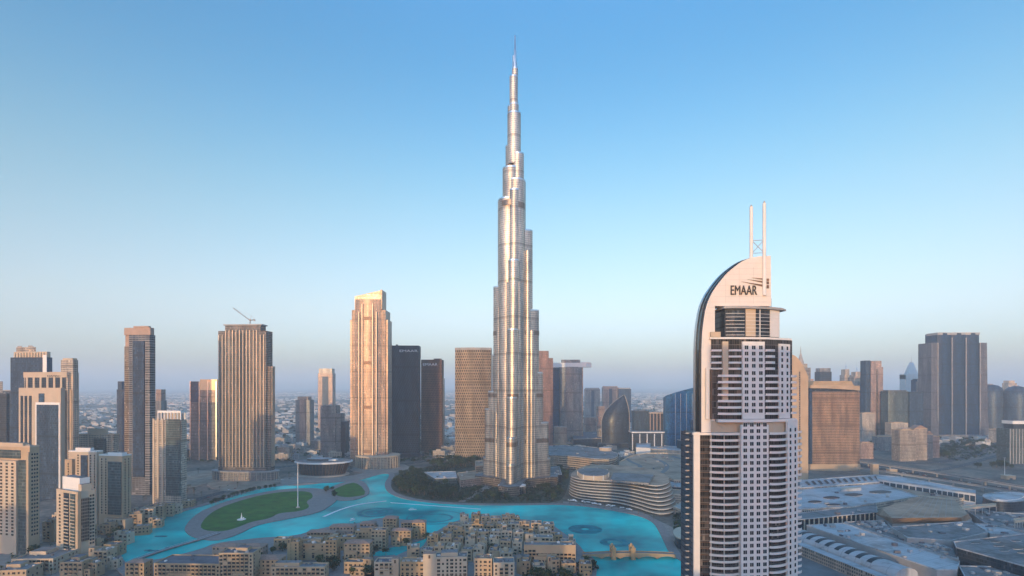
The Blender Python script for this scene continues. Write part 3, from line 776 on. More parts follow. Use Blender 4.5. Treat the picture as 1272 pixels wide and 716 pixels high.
# ---- far towers between
t = T('slim_tower', 'distant slim white and blue tower left of the golden tower', 'tower', 2300, (395, 413), D=40)
W = t.W; t.box('shaft', 0, W, 0, 40, 0, t.z(464), FM['pinkst']); t.box('glass_strip', W*.3, W*.7, -1.5, -.02, 20, t.z(468), FM['navy']); t.box('crown', W*.05, W*.95, 2, 38, t.z(464), t.z(458), FM['cream'])
t = T('apartment_tower', 'small grey brown block tower with lighter top far beyond the opera', 'tower', 1640, (367, 385), D=34)
W = t.W; t.box('shaft', 0, W, 0, 34, 0, t.z(497), FM['grey']); t.box('upper_bay', W*.3, W*.7, -1.5, -.02, 20, t.z(496), FM['pinkst']); t.box('crown', W*.12, W*.85, 3, 30, t.z(497), t.z(493), M['pink'])
t = T('stepped_tower', 'grey stepped slab tower right behind the opera house', 'tower', 1366, (398, 417), D=36)
W = t.W; t.box('shaft', 0, W, 0, 36, 0, t.z(504), FM['grey']); t.box('step', W+.02, t.lx(423), 2, 34, 0, t.z(514), FM['grey']); t.box('lower_step', t.lx(423)+.02, t.lx(429), 4, 32, 0, t.z(524), FM['dark']); t.plant(2, W-2, 3, 30, t.z(504), 3, 4)

# ---- golden tower
t = T('golden_tower', 'tall champagne gold tower with sloped broken crown by the inlet', 'tower', 1190, (434, 481), D=52)
W, D = t.W, t.D
def roundfront(x0, x1, y0, y1, bulge, n=10):
    return [(x0+(x1-x0)*i/n, y0-bulge*(1-(2*i/n-1)**2)) for i in range(n+1)] + [(x1, y1), (x0, y1)]
for nm, a, b, top, y0, bl in (('shaft', 434, 481, 397, 6, 0), ('middle_tier', 436.5, 478.5, 385, 3, 3), ('centre_tier', 441, 473, 372, 0, 5)):
    x0, x1 = t.lx(a), t.lx(b)
    t.build(nm, MB().prism(roundfront(x0, x1, y0, D-y0, bl), 0 if nm != 'x' else 1, t.z(top), 0, 1), [FM['gold'], M['rooftan']], True)
x0, x1 = t.lx(440), t.lx(476)
mb = MB(); pl = [(x0, 4), (x1, 4), (x1, D-8), (x0, D-8)]
zl, zr, zb = t.z(368), t.z(361), t.z(388)
mb.face([(x0, 4, zb), (x1-7, 4, zb), (x1-7, 4, zr+.5), (x0, 4, zl)], [(0, zb), (x1-x0, zb), (x1-x0, zr), (0, zl)])
mb.face([(x1-7, 4, zb), (x1-7, D-8, zb), (x1-7, D-8, zr+.5), (x1-7, 4, zr+.5)]); mb.face([(x0, D-8, zb), (x0, 4, zb), (x0, 4, zl), (x0, D-8, zl)])
mb.face([(x1-7, D-8, zb), (x0, D-8, zb), (x0, D-8, zl), (x1-7, D-8, zr+.5)]); mb.face([(x0, 4, zl), (x1-7, 4, zr+.5), (x1-7, D-8, zr+.5), (x0, D-8, zl)])
t.build('sloped_crown', mb, [FM['bronze']]); t.box('crown_blade', x1-6.98, x1-3, 2, D-10, t.z(384), zr+2, FM['gold'])
for a in (446.5, 450.5, 463.5, 468): t.box('fin', t.lx(a), t.lx(a)+1.6, -8, 4, 24, t.z(378 if a > 448 and a < 466 else 388), M['champ'])
mb = MB()
for j in range(4): mb.box(t.lx(452), t.lx(462), -5.6, 0, t.z(398+j*55), t.z(394+j*55))
t.build('louvre_bands', mb, [M['bronze']])
pz = t.z(567)
t.build('podium', MB().prism(ell(t.lx(468), 10, W*.56, 38, 36), 0, pz, 0, 1), [FM['beige'], M['rooftan']], True)
t.build('podium_cornice', MB().prism(ell(t.lx(468), 10, W*.59, 40, 36), pz, pz+3, 0, 0), [M['cream2']])
mb = MB()
for i in range(40):
    a = 2*math.pi*i/40; x, y = t.lx(468)+W*.575*math.cos(a), 10+39*math.sin(a); mb.prism(ell(x, y, .9, .9, 6), 0, pz-.02, cap=False)
t.build('colonnade', mb, [M['cream2']])

# ---- lattice twins and the bronze lattice tower
t = T('lattice_tower', 'dark grey lattice clad tower with pale sign lettering', 'tower', 1366, (482, 520, 524), 'R', yaw=3)
t.D = 42; W, D = t.W, 42
t.box('shaft', 0, W, 0, D, 0, t.z(430), FM['darklat'], M['roofdark']); t.box('upper_screen', -.5, W+.5, -.6, D, t.z(445), t.z(430)+1, FM['darklat'], M['roofdark']); t.box('lift_core', W*.25, W*.3, 4, 14, t.z(430)+1, t.z(428), M['dgrey'])
sign(t, 'EMAAR', t.lx(496.5), -.9, t.z(437.6), 6.0, M['lighttext'], t.lx(519)-t.lx(496.5))
mb = MB(); mb.box(-8, W+10, -14, D, 0, 10); t.build('podium', mb, [FM['dark']])
t = T('lattice_tower', 'copper brown lattice clad tower with pale sign lettering', 'tower', 1470, (523, 549), D=40)
W, D = t.W, t.D
t.box('shaft', 0, W, 0, D, 0, t.z(447), FM['redlat'], M['roofdark']); t.box('lift_core', W*.6, W*.95, 5, 20, t.z(447), t.z(445.5), M['dgrey']); t.box('side_slab', W+.02, W+3, 6, D-4, 0, t.z(470), FM['dark'])
sign(t, 'EMAAR', t.lx(525.5), -.4, t.z(454.6), 7.4, M['lighttext'], t.lx(543.5)-t.lx(525.5))
t = T('lattice_tower', 'sunlit bronze tower with oval woven balconies beside the supertall tower', 'tower', 1260, (565, 610), D=48)
W, D = t.W, t.D
t.build('shaft', MB().prism(roundfront(0, W, 6, D-4, 8, 14), 0, t.z(433), 0, 1), [FM['lat'], M['roofdark']], True)
t.build('roof_band', MB().prism(roundfront(-.6, W+.6, 5.4, D-3, 8.4, 14), t.z(435), t.z(432), 0, 1), [M['greyc'], M['roofdark']])
mb = MB()
for j in range(60):
    z = 10+j*(t.z(437)-10)/60
    mb.prism(roundfront(-.5, W+.5, 5.6, D-3.5, 8.2, 14), z, z+.5, 0, 0)
t.build('balcony_bands', mb, [M['sand']])
t.box('podium', -8, W+12, -6, D, 0, t.z(572), FM['grey'])

# ---- right of the supertall tower
t = T('framed_tower', 'rust red tower under construction behind the supertall tower', 'tower', 1560, (666, 687), D=34)
W = t.W; t.box('shaft', 0, W, 0, 34, 0, t.z(445), FM['red']); t.box('top_frame', W*.1, W*.75, 4, 28, t.z(445), t.z(436), FM['red'])
t = T('bridge_towers', 'pair of curved glass towers joined by a cantilevered sky deck', 'tower', 1700, (670, 724), D=44)
W, D = t.W, t.D
t.build('left_shaft', MB().prism(roundfront(0, t.lx(695), 4, D, 4), 0, t.z(457), 0, 1), [FM['blue'], M['roofgrey']], True)
t.build('right_shaft', MB().prism(roundfront(t.lx(696), W, 0, D, 7), 0, t.z(456), 0, 1), [FM['grey'], M['roofgrey']], True)
mb = MB(); d0, d1 = t.z(456.5), t.z(451)
mb.prism([(-1, -2), (t.lx(728), -5), (t.lx(735), 4), (t.lx(735), 18), (t.lx(728), 26), (-1, 24)], d0, d1, 0, 1, bottom=True)
t.build('sky_deck', mb, [M['panel'], M['pale']]); t.box('deck_crown', t.lx(698), t.lx(721), 2, 30, d1, t.z(447), FM['grey']); t.box('deck_house', t.lx(722), t.lx(734), 5, 15, d1, d1+3, M['panel'])
t.box('corner_fin', W-3, W+.5, -1, 12, 0, d0, FM['gold'])
for lab, a, b, top, d, mat in (('hazy grey blue twin tower, left one beyond the sail shaped tower', 727, 745.5, 482, 2600, 'grey'), ('hazy rose topped tower beyond the sail shaped tower', 749, 768, 480, 2650, 'pinkst'), ('hazy blue tower just right of the rose topped one', 769, 784, 482, 2600, 'blue')):
    t = T('slab_tower', lab, 'tower', d, (a, b), D=40); W = t.W
    t.box('shaft', 0, W, 0, 40, 0, t.z(top+1.4), FM[mat]); t.box('crown', W*.05, W*.95, 2, 36, t.z(top+1.4), t.z(top), M['pink'] if mat == 'pinkst' else M['greyc'])
    t.box('centre_strip', W*.4, W*.6, -1.2, -.02, 10, t.z(top+3), FM['navy'])
t = T('apartment_block', 'low rose stone block left of the sail shaped tower', 'building', 1850, (742, 751), D=30)
t.box('body', 0, t.W, 0, 30, 0, t.z(506), FM['pinkst']); t.parapet(0, t.W, 0, 30, t.z(506), 2, M['pink'])
# sail tower: pointed arch outline in front, rounded in depth
t = T('sail_tower', 'dark glass tower shaped like a pointed sail', 'tower', 1580, (749, 784), D=50)
W = t.W; mb = MB(); n = 22; hz = t.z(491)
def sail(f):                                       # left and right edge of the sail at height fraction f
    if f < .45: return 0.0, W*(1-.02*f)
    k = (f-.45)/.55
    return W*.80*k**2.1, W*(.991-.19*k**2.6)
rings = []
for i in range(n+1):
    f = i/n; l, r_ = sail(f); c_, hw = (l+r_)/2, max(.4, (r_-l)/2); dep = 22*(1-.75*max(0, (f-.4)/.6)**2)
    rings.append([(c_+hw*math.cos(a), 22+dep*math.sin(a), hz*f) for a in (2*math.pi*q/28 for q in range(28))])
for i in range(n):
    for q in range(28):
        k = (q+1) % 28
        mb.face([rings[i][q], rings[i][k], rings[i+1][k], rings[i+1][q]], [(q*4.2, rings[i][q][2]), (q*4.2+4.2, rings[i][q][2]), (q*4.2+4.2, rings[i+1][q][2]), (q*4.2, rings[i+1][q][2])])
t.build('glass_skin', mb, [FM['dark']], True, )
mb = MB(); mb.tube([(sail(i/20)[1]+.6, 22, hz*i/20) for i in range(21)], 1.4, 6); t.build('edge_rib', mb, [M['cream2']])
mb = MB(); mb.tube([(sail(i/20)[0]-.3, 22, hz*i/20) for i in range(21)], 1.0, 6); t.build('back_rib', mb, [M['greyc']])
t.box('podium', -14, W+10, -4, 46, 0, t.z(551), FM['dark'])

t = T('office_block', 'dark blue office cube between sail tower and striped block', 'building', 1700, (788, 806), D=40)
t.box('body', 0, t.W, 0, 40, 0, t.z(511.5), FM['navy']); t.parapet(0, t.W, 0, 40, t.z(511.5), 2, M['dgrey']); t.plant(3, t.W-3, 4, 36, t.z(511.5), 3, 2)
t = T('office_block', 'cream office block with tall vertical piers left of the cobalt tower', 'building', 1690, (807, 826), D=40)
W = t.W; t.box('body', 0, W, 0, 40, 0, t.z(514), FM['dark']); t.box('roof_beam', -1, W+1, -2, 40, t.z(514), t.z(512.5), M['cream2'])
for i in range(5): t.box('pier', W*i/4.6, W*i/4.6+3.2, -2, -.02, 0, t.z(514)-.02, M['pink'])
t = T('office_block', 'low grey gallery block with white portal frames by the mall roof', 'building', 1480, (785, 825), D=40)
W = t.W; t.box('body', 0, W, 0, 40, 0, t.z(538), FM['dark'])
for i in range(5): t.box('portal', W*i/4.4, W*i/4.4+2.4, -2, -.02, 0, t.z(539), M['panel'])
t.box('roof_slab', -1, W+1, -2.2, 40, t.z(538), t.z(536.5), M['panel'])
t = T('cobalt_tower', 'cobalt blue glass tower with slanting jagged roofline by the arched hotel', 'tower', 1540, (824.5, 838, 874), 'L', yaw=0)
W = t.W; D = 40
za, zb, zc = t.z(488), t.z(482), t.z(486)
mb = MB(); xs = [-22, 0, W*.3, W*.62, W]; tops = [t.z(492), za, t.z(485), zb, zc]
for i in range(4):
    y0a, y0b = (16, 0) if i == 0 else (0, 0)
    mb.face([(xs[i], y0a, 0), (xs[i+1], y0b, 0), (xs[i+1], y0b, tops[i+1]), (xs[i], y0a, tops[i])], [(xs[i], 0), (xs[i+1], 0), (xs[i+1], tops[i+1]), (xs[i], tops[i])])
    mb.face([(xs[i], y0a, tops[i]), (xs[i+1], y0b, tops[i+1]), (xs[i+1], D, tops[i+1]-6), (xs[i], D, tops[i]-6)])
mb.face([(W, 0, 0), (W, D, 0), (W, D, zc-6), (W, 0, zc)], [(0, 0), (D, 0), (D, zc-6), (0, zc)]); mb.face([(-22, D, 0), (-22, 16, 0), (-22, 16, tops[0]), (-22, D, tops[0]-6)])
mb.face([(W, D, 0), (-22, D, 0), (-22, D, tops[0]-6), (W, D, zc-6)])
t.build('shaft', mb, [FM['cobalt']]); t.box('lower_wing', W*.55, W+10, -8, -.02, 0, t.z(522), FM['navy'])
mb = MB(); [mb.box(W*f, W*f+1, -.8, -.02, 10, t.z(489)) for f in (.02, .2, .4, .6, .8)]; t.build('fin', mb, [M['steel']])

# ---- right side
t = T('curved_tower', 'bright gold tower with curving shoulder just right of the arched hotel', 'tower', 1010, (984, 1004), D=36)
W = t.W; mb = MB(); n = 14
prof = [(0, t.z(441))] + [(W*(i/n), t.z(441)-(t.z(441)-t.z(468))*(i/n)**1.8) for i in range(1, n+1)]
for i in range(n):
    (xa, z0), (xb, z1) = prof[i], prof[i+1]
    mb.face([(xa, 0, 0), (xb, 0, 0), (xb, 0, z1), (xa, 0, z0)], [(xa, 0), (xb, 0), (xb, z1), (xa, z0)]); mb.face([(xa, 0, z0), (xb, 0, z1), (xb, 36, z1), (xa, 36, z0)])
mb.face([(0, 36, 0), (0, 0, 0), (0, 0, prof[0][1]), (0, 36, prof[0][1])]); mb.face([(W, 0, 0), (W, 36, 0), (W, 36, prof[-1][1]), (W, 0, prof[-1][1])])
t.build('shaft', mb, [M['cream']]); t.box('window_strip', W*.42, W*.5, -.6, -.02, 10, t.z(462), FM['bronze'])
t = T('spired_tower', 'dark stone tower with conical spire behind the gold curved tower', 'tower', 1350, (992, 1007), D=32)
W = t.W; t.box('shaft', 0, W, 0, 32, 0, t.z(457), FM['grey']); t.box('crown', W*.15, W*.8, 4, 28, t.z(457), t.z(452), FM['cream'])
t.build('spire', MB().lathe([(8.5, t.z(452)), (5.5, t.z(446)), (1.2, t.z(438)), (.3, t.z(430)), (0, t.z(429.5))], 8, W*.42, 14), [M['greyc']])

t = T('curved_hotel', 'broad orange stone hotel with sweeping curved crown', 'hotel', 1145, (1008, 1069), D=46, yaw=2)
W, D = t.W, t.D
base = roundfront(0, W, 3, D, 5, 12)
t.build('shaft', MB().prism(base, 14, t.z(487), 0, 1), [FM['hotel'], M['rooftan']], True)
t.build('plinth', MB().prism(roundfront(-1, W+1, 2, D+1, 5.2, 12), 0, 14, 0, 1), [M['cream'], M['rooftan']])
t.build('top_gallery', MB().prism(roundfront(2, W-2, 6, D-2, 4, 12), t.z(487), t.z(482), 0, 1), [FM['dark'], M['rooftan']])
mb = MB(); n = 14
for i in range(n):
    xa, xb = W*i/n, W*(i+1)/n
    fy = lambda x: 3-5*(1-(2*x/W-1)**2)-.6
    lo = lambda x: t.z(482.5)-(x/W)**2*5.5; hi = lambda x: t.z(478.5)-max(0, x/W-.35)**1.3*3
    mb.face([(xa, fy(xa), lo(xa)), (xb, fy(xb), lo(xb)), (xb, fy(xb), hi(xb)), (xa, fy(xa), hi(xa))]); mb.face([(xa, fy(xa), hi(xa)), (xb, fy(xb), hi(xb)), (xb, fy(xb)+3, hi(xb)), (xa, fy(xa)+3, hi(xa))])
    mb.face([(xa, fy(xa)+3, lo(xa)), (xa, fy(xa)+3, hi(xa)), (xb, fy(xb)+3, hi(xb)), (xb, fy(xb)+3, lo(xb))]); mb.face([(xa, fy(xa), lo(xa)), (xa, fy(xa)+3, lo(xa)), (xb, fy(xb)+3, lo(xb)), (xb, fy(xb), lo(xb))])
t.build('crown_band', mb, [M['cream']])
mb = MB()
mb.prism([(W*.06, 10), (W*.95, 8), (W*.95, D-6), (W*.06, D-6)], t.z(482), t.z(478), 0, 0, top=[(W*.10, 14), (W*.93, 12), (W*.93, D-8), (W*.10, D-8)])
mb.prism([(W*.10, 14), (W*.93, 12), (W*.93, D-8), (W*.10, D-8)], t.z(478), t.z(473.5), 0, 0, top=[(W*.16, 18), (W*.91, 16), (W*.91, D-10), (W*.16, D-10)])
t.build('stepped_roof', mb, [M['sand2']])
t.box('glazed_corner', W*-.02, W*.03, 2, 10, 14, t.z(484), FM['blue'])

def simple(name, label, a, b, top, d, mat, D=34, crown=None, strip=None, yaw=0, base=None):
    t = T(name, label, 'tower', d, (a, b), D=D, yaw=yaw); W = t.W
    t.box('shaft', 0, W, 0, D, 0, t.z(top), FM[mat])
    if crown: t.box('crown', W*crown[0], W*crown[1], 2, D-3, t.z(top)+.02, t.z(crown[2]), FM[crown[3]] if crown[3] in FM else M[crown[3]])
    if strip: t.box('glass_strip', W*strip[0], W*strip[1], -1.2, -.02, 8, t.z(top+3), FM[strip[2]])
    t.box('roof_plant', W*.3, W*.6, D*.3, D*.6, t.z(top), t.z(top)+4, M['greyc'])
    return t
simple('slab_tower', 'small dark flat topped tower above the orange hotel roof', 1018, 1033, 462, 2100, 'dark', crown=(.05, .95, 457.5, 'grey'))
simple('slab_tower', 'squat grey tower half hidden behind the orange hotel, on its left', 1003, 1013, 474, 1900, 'grey', crown=(.2, .8, 471, 'pink'))
t = simple('spired_tower', 'twin peaked cream tower with two needle spires right of the orange hotel', 1049, 1062, 466, 2300, 'cream', crown=(.1, .5, 459, 'cream'))
t.build('spire', MB().lathe([(4, t.z(459)), (.5, t.z(452)), (0, t.z(447))], 6, t.W*.3, 12), [M['steel']])
t = simple('spired_tower', 'cream tower with narrow pointed crown left of the two tone tower', 1061, 1072, 468, 2250, 'beige', crown=(.2, .8, 462, 'cream'))
t.build('spire', MB().lathe([(4, t.z(462)), (.5, t.z(455)), (0, t.z(449))], 6, t.W*.5, 12), [M['steel']])
simple('slab_tower', 'pale grey slab tower tucked against the orange hotel crown', 1068, 1080, 474, 1800, 'grey', crown=(.1, .9, 470, 'cream2'))
t = simple('two_tone_tower', 'tall two tone tower, blue glass left and rose stone right', 1082, 1097, 456, 1750, 'pinkst', crown=(.05, .9, 448.5, 'pinkst'), strip=(.42, .58, 'bronze'))
t.box('glass_flank', t.lx(1076), -.02, 3, 30, 0, t.z(448), FM['navy'])
t = T('pyramid_tower', 'white portal framed tower with pyramid top and mast', 'tower', 2150, (1125, 1147), D=34)
W = t.W; t.box('left_leg', 0, W*.3, 0, 34, 0, t.z(466), M['white']); t.box('right_leg', W*.72, W, 0, 34, 0, t.z(466), M['white']); t.box('glass_infill', W*.3+.02, W*.72-.02, 3, 32, 0, t.z(472), FM['blue']); t.box('lintel', 0, W, -.8, 34, t.z(471)+.02, t.z(465), M['white'])
t.build('pyramid', MB().prism([(W*.2, 4), (W*.75, 4), (W*.75, 30), (W*.2, 30)], t.z(465), t.z(450), 0, 0, top=[(W*.42, 15), (W*.58, 15), (W*.58, 19), (W*.42, 19)]), [M['white']])
t.build('mast', MB().tube([(W*.5, 17, t.z(450)), (W*.5, 17, t.z(440))], .8, 6, r2=.2), [M['steel']])
simple('slab_tower', 'grey rose slab tower between the pyramid top and the wide blue tower', 1146, 1157, 474, 2000, 'pinkst', crown=(.1, .9, 472, 'greyc'))
t = T('round_office', 'drum shaped teal glass office building left of the wide blue tower', 'building', 1700, (1105, 1130), D=40)
W = t.W; t.build('drum', MB().prism(roundfront(0, W, 6, 40, 7, 14), 0, t.z(486.5), 0, 1), [FM['teal'], M['roofgrey']], True); t.box('right_wing', W+.02, t.lx(1147), 0, 40, 0, t.z(487), FM['navy']); t.build('roof_ring', MB().prism(roundfront(4, W-3, 10, 36, 5, 14), t.z(486.5), t.z(485), 0, 1), [M['dgrey'], M['roofgrey']])

t = T('wide_tower', 'wide blue glass tower with three rounded crown bays and grey stone flanks', 'tower', 1850, (1157, 1226), D=60)
W, D = t.W, t.D
zs, zc = t.z(426), t.z(414)
flare = lambda x0, x1, f: [(x0-f*(x0 < W/2), -f), (x1+f*(x1 > W/2), -f), (x1+f*(x1 > W/2), D), (x0-f*(x0 < W/2), D)]
for nm, a, b in (('left_flank', 0, W*.11), ('right_flank', W*.87, W)):
    t.build(nm, MB().prism(flare(a, b, 6), 0, 90, 0, 1, top=flare(a, b, 1.5)).prism(flare(a, b, 1.5), 90, zs, 0, 1, top=flare(a, b, 0)), [FM['dusk'], M['roofgrey']])
for i in range(3):
    a, b = W*(.11+.2533*i)+.5, W*(.11+.2533*(i+1))-.5
    t.build('glass_bay', MB().prism(roundfront(a, b, 2, D-4, 4.5, 10), 0, zc, 0, 1), [FM['deepblue'], M['roofgrey']], True)
    t.build('bay_crown', MB().prism(roundfront(a-.3, b+.3, -.4, D-10, 1.8, 8), zc-6, zc+2, 0, 1), [M['greyc'], M['roofgrey']])
for i in range(4): t.box('pier', W*(.11+.2533*i)-1, W*(.11+.2533*i)+1, -3, 0, 0, zs+18*(0 < i < 3), M['greyc'])
mb = MB(); mb.prism(roundfront(W*.1, W*.88, -7, D, 4, 10), 0, t.z(540), 0, 1); t.build('podium', mb, [FM['grey'], M['roofgrey']])

t = T('domed_tower', 'round shouldered blue glass tower right of the wide blue tower', 'tower', 2050, (1229, 1256), D=70)
def bullet(t, W, zt, mat):
    mb = MB(); pr = [(W/2, 0), (W/2, zt*.72), (W*.48, zt*.84), (W*.42, zt*.93), (W*.28, zt*.98), (W*.12, zt)]; n = 24
    for i in range(len(pr)-1):
        for k in range(n):
            a, b = 2*math.pi*k/n, 2*math.pi*(k+1)/n; u = W*math.pi/n
            q = [(W/2+pr[i][0]*math.cos(a), W/2+pr[i][0]*math.sin(a), pr[i][1]), (W/2+pr[i][0]*math.cos(b), W/2+pr[i][0]*math.sin(b), pr[i][1]),
                 (W/2+pr[i+1][0]*math.cos(b), W/2+pr[i+1][0]*math.sin(b), pr[i+1][1]), (W/2+pr[i+1][0]*math.cos(a), W/2+pr[i+1][0]*math.sin(a), pr[i+1][1])]
            mb.face(q, [(u*k, pr[i][1]), (u*k+u, pr[i][1]), (u*k+u, pr[i+1][1]), (u*k, pr[i+1][1])])
    mb.face([(W/2+W*.12*math.cos(2*math.pi*k/n), W/2+W*.12*math.sin(2*math.pi*k/n), zt) for k in range(n)])
    t.build('glass_skin', mb, [FM[mat]], True); t.build('roof_drum', MB().lathe([(W*.10, zt), (W*.10, zt+3), (0, zt+3.2)], 12, W/2, W/2), [M['greyc']])
bullet(t, t.W, t.z(478), 'navy')
t = T('domed_tower', 'round shouldered blue glass tower cut off by the right edge', 'tower', 2000, (1262, 1288), D=70); bullet(t, t.W, t.z(480), 'navy')
simple('slab_tower', 'pale stone slab tower between the two round shouldered blue towers', 1253, 1263, 476, 2500, 'cream', crown=(.1, .8, 473, 'cream2'))
t = T('apartment_block', 'ribbed grey green block with white roof pavilion at right edge', 'building', 1250, (1254, 1286), D=34)
W = t.W; t.box('body', 0, W, 0, 34, 0, t.z(533), FM['teal'])
for i in range(9): t.box('rib', W*i/8.4, W*i/8.4+1.6, -1.5, -.02, 0, t.z(533), M['greyc'])
t.box('pavilion', W*.18, W*.8, 2, 26, t.z(533), t.z(527), FM['dark']); t.box('pavilion_roof', W*.12, W*.9, 0, 28, t.z(527), t.z(523), M['white'])
# ================================================================ THE SUPERTALL TOWER
t = T('supertall_tower', 'silver supertall stepped tower with needle spire in the centre', 'tower', 959, (640, 641), D=10)
bx, by = 0.0, 62.0                                 # axis, behind the front plane
t.e.location = (t.ox, 959+0.0, 0)
def tier(ang, r, w, top, nm='wing_tier', b0=0.0):
    """a rounded wing section: from the axis out to radius r, half width w"""
    a = R(ang); ca, sa = math.cos(a), math.sin(a); n = 14
    pts = [(0, -w), (r-w, -w)] + [(r-w+w*math.sin(math.pi*i/n), -w*math.cos(math.pi*i/n)) for i in range(1, n)] + [(r-w, w), (0, w)]
    P = [(bx+x*ca-y*sa, by-62+x*sa+y*ca) for x, y in pts]
    t.build(nm, MB().prism(P, b0, top, 0, 1), [FM['steel'], M['greyc']], True)
    Q = [(bx+x*ca-y*sa, by-62+x*sa+y*ca) for x, y in [(0, -w-.25), (r-w, -w-.25)] + [(r-w+(w+.25)*math.sin(math.pi*i/n), -(w+.25)*math.cos(math.pi*i/n)) for i in range(1, n)] + [(r-w, w+.25), (0, w+.25)]]
    t.build('terrace_rim', MB().prism(Q, top-1.2, top+1.4, 0, 1), [M['steel'], M['greyc']], True)
    return Q
def band(Q, z, h=7.5):
    t.build('mechanical_band', MB().prism(Q, z, z+h, 0, 0, bottom=True), [FM['band']], True)
FM['band'] = facade('mechanical_louvres', (.10, .08, .07), (.30, .24, .20), 1.6, 2.4, .45, .2, gm=.7, gr=.3, fm=.8, fr=.4, curtain=0, wob=0)
k = 959/F
BZ = [PZ(551, 959), PZ(494, 959), PZ(416, 959)]
tiers = {148: [(70, 7.2, 50), (66, 8, 142), (58, 8.5, 175), (49, 9, 243), (46, 11, 369), (36, 11.5, 527), (22, 9, 583)],
         22: [(71, 7.2, 50), (67, 8, 117), (55, 8.5, 210), (47, 9.5, 325), (34, 10, 471), (20, 10.5, 560)],
         262: [(64, 7.2, 50), (60, 8, 95), (50, 8.5, 165), (42, 9.5, 285), (30, 10, 410), (19, 10, 540)]}
for ang, L in tiers.items():
    for (r, w, top) in L:
        Q = tier(ang, r, w, top)
        for z in BZ:
            if z+8 < top: band(offset(Q, .35), z)
        # side lobes give the wings their ribbed flanks
    for (r, w, top) in L[2:-1]:
        for sgn in (-1, 1):
            a = R(ang); x = r*.62; y = sgn*(w-1.4)
            cx_, cy_ = x*math.cos(a)-y*math.sin(a), x*math.sin(a)+y*math.cos(a)
            t.build('side_lobe', MB().prism(ell(cx_, cy_, 4.8, 4.8, 18), 0, top-38, 0, 1), [FM['steel'], M['greyc']], True)
def drum(x0, x1, z0, z1, dy=0):
    c_, r = ((x0+x1)/2-640)*k, (x1-x0)/2*k
    t.build('core_drum', MB().prism(ell(c_, dy, r, r, 30), z0, z1, 0, 1), [FM['steel'], M['greyc']], True)
    t.build('terrace_rim', MB().prism(ell(c_, dy, r+.25, r+.25, 30), z1-1.2, z1+1.3, 0, 1), [M['steel'], M['greyc']], True)
    return c_, r
drum(619, 645, 0, 527, 6); drum(624.3, 646, 480, 583, 2); drum(630, 652.3, 0, 560, 0)
drum(628, 640, 540, 626, 6); drum(636, 650.8, 520, 608, -2); drum(630.3, 647, 590, 683, 0); drum(630.6, 640, 620, 698, 3); drum(633, 644.2, 660, 700, 0)
drum(633, 643.2, 690, 751, 0); drum(636, 643.4, 740, 766, 0)
t.build('mechanical_band', MB().prism(ell(-7.5, 3, 20.6, 20.6, 30), 512, 522, 0, 0), [FM['band']], True)
t.build('mechanical_band', MB().prism(ell(1.5, 0, 17, 17, 30), 508, 518, 0, 0), [FM['band']], True)
t.build('spire', MB().lathe([(4.2, 766), (3.6, 779), (2.6, 780), (2.3, 801), (1.7, 802), (1.3, 826), (0, 829.5)], 14, (639.8-640)*k, 0), [M['steel']], True)
t.build('spire_pipe', MB().lathe([(2.9, 760), (2.8, 792), (0, 792.5)], 10, (638.3-640)*k, 3), [M['steel']], True)
# base: podium wings and entrance drum
mb = MB()
for ang in (148, 22, 262):
    a = R(ang); ca, sa = math.cos(a), math.sin(a)
    P = [(x*ca-y*sa, x*sa+y*ca) for x, y in ((10, -22), (78, -18), (88, 0), (78, 18), (10, 22))]
    mb.prism(P, 0, 17, 0, 1)
t.build('podium', mb, [FM['bronze'], M['roofgrey']])
t.build('entrance_drum', MB().prism(ell(-6, -64, 22, 15, 30), 0, 15, 0, 1), [FM['dark'], M['roofgrey']], True)
t.build('entrance_canopy', MB().prism(ell(-6, -64, 24, 17, 30), 15, 16.4, 0, 0, bottom=True), [M['panel']], True)
mb = MB()
for i in range(26):
    a = 2*math.pi*i/26; mb.tube([(-6+22.6*math.cos(a), -64+15.6*math.sin(a), 0), (-6+22.6*math.cos(a), -64+15.6*math.sin(a), 15)], .35, 5)
t.build('canopy_columns', mb, [M['steel']])

# ================================================================ THE ARCHED HOTEL (nearest tower)
FM['grid'] = M['panel']
t = T('arched_hotel', 'tall white hotel with quarter arch top, twin masts and dark EMAAR lettering', 'hotel', 335, (925, 926), D=10)
Z = t.z
def X(px, y=0.0): return (px-CX)*(335+y)/F-t.ox
M['blush'] = plain('blush_cladding', (.66, .61, .555), .5, var=.04, scale=.15)
FM['hglass'] = facade('hotel_glazing', (.06, .055, .055), (.12, .105, .095), 4.07, 1.5, .12, .10, gm=.35, gr=.12, gvar=.7, curtain=.05)
WIN['hw'] = frame_window(2.5, 2.4, fm='panel', fw=.16, proud=.16, mull=1).mesh('window', [M['panel'], M['dglass']])
WIN['hn'] = frame_window(1.9, 2.4, fm='panel', fw=.14, proud=.14).mesh('window', [M['panel'], M['dglass']])
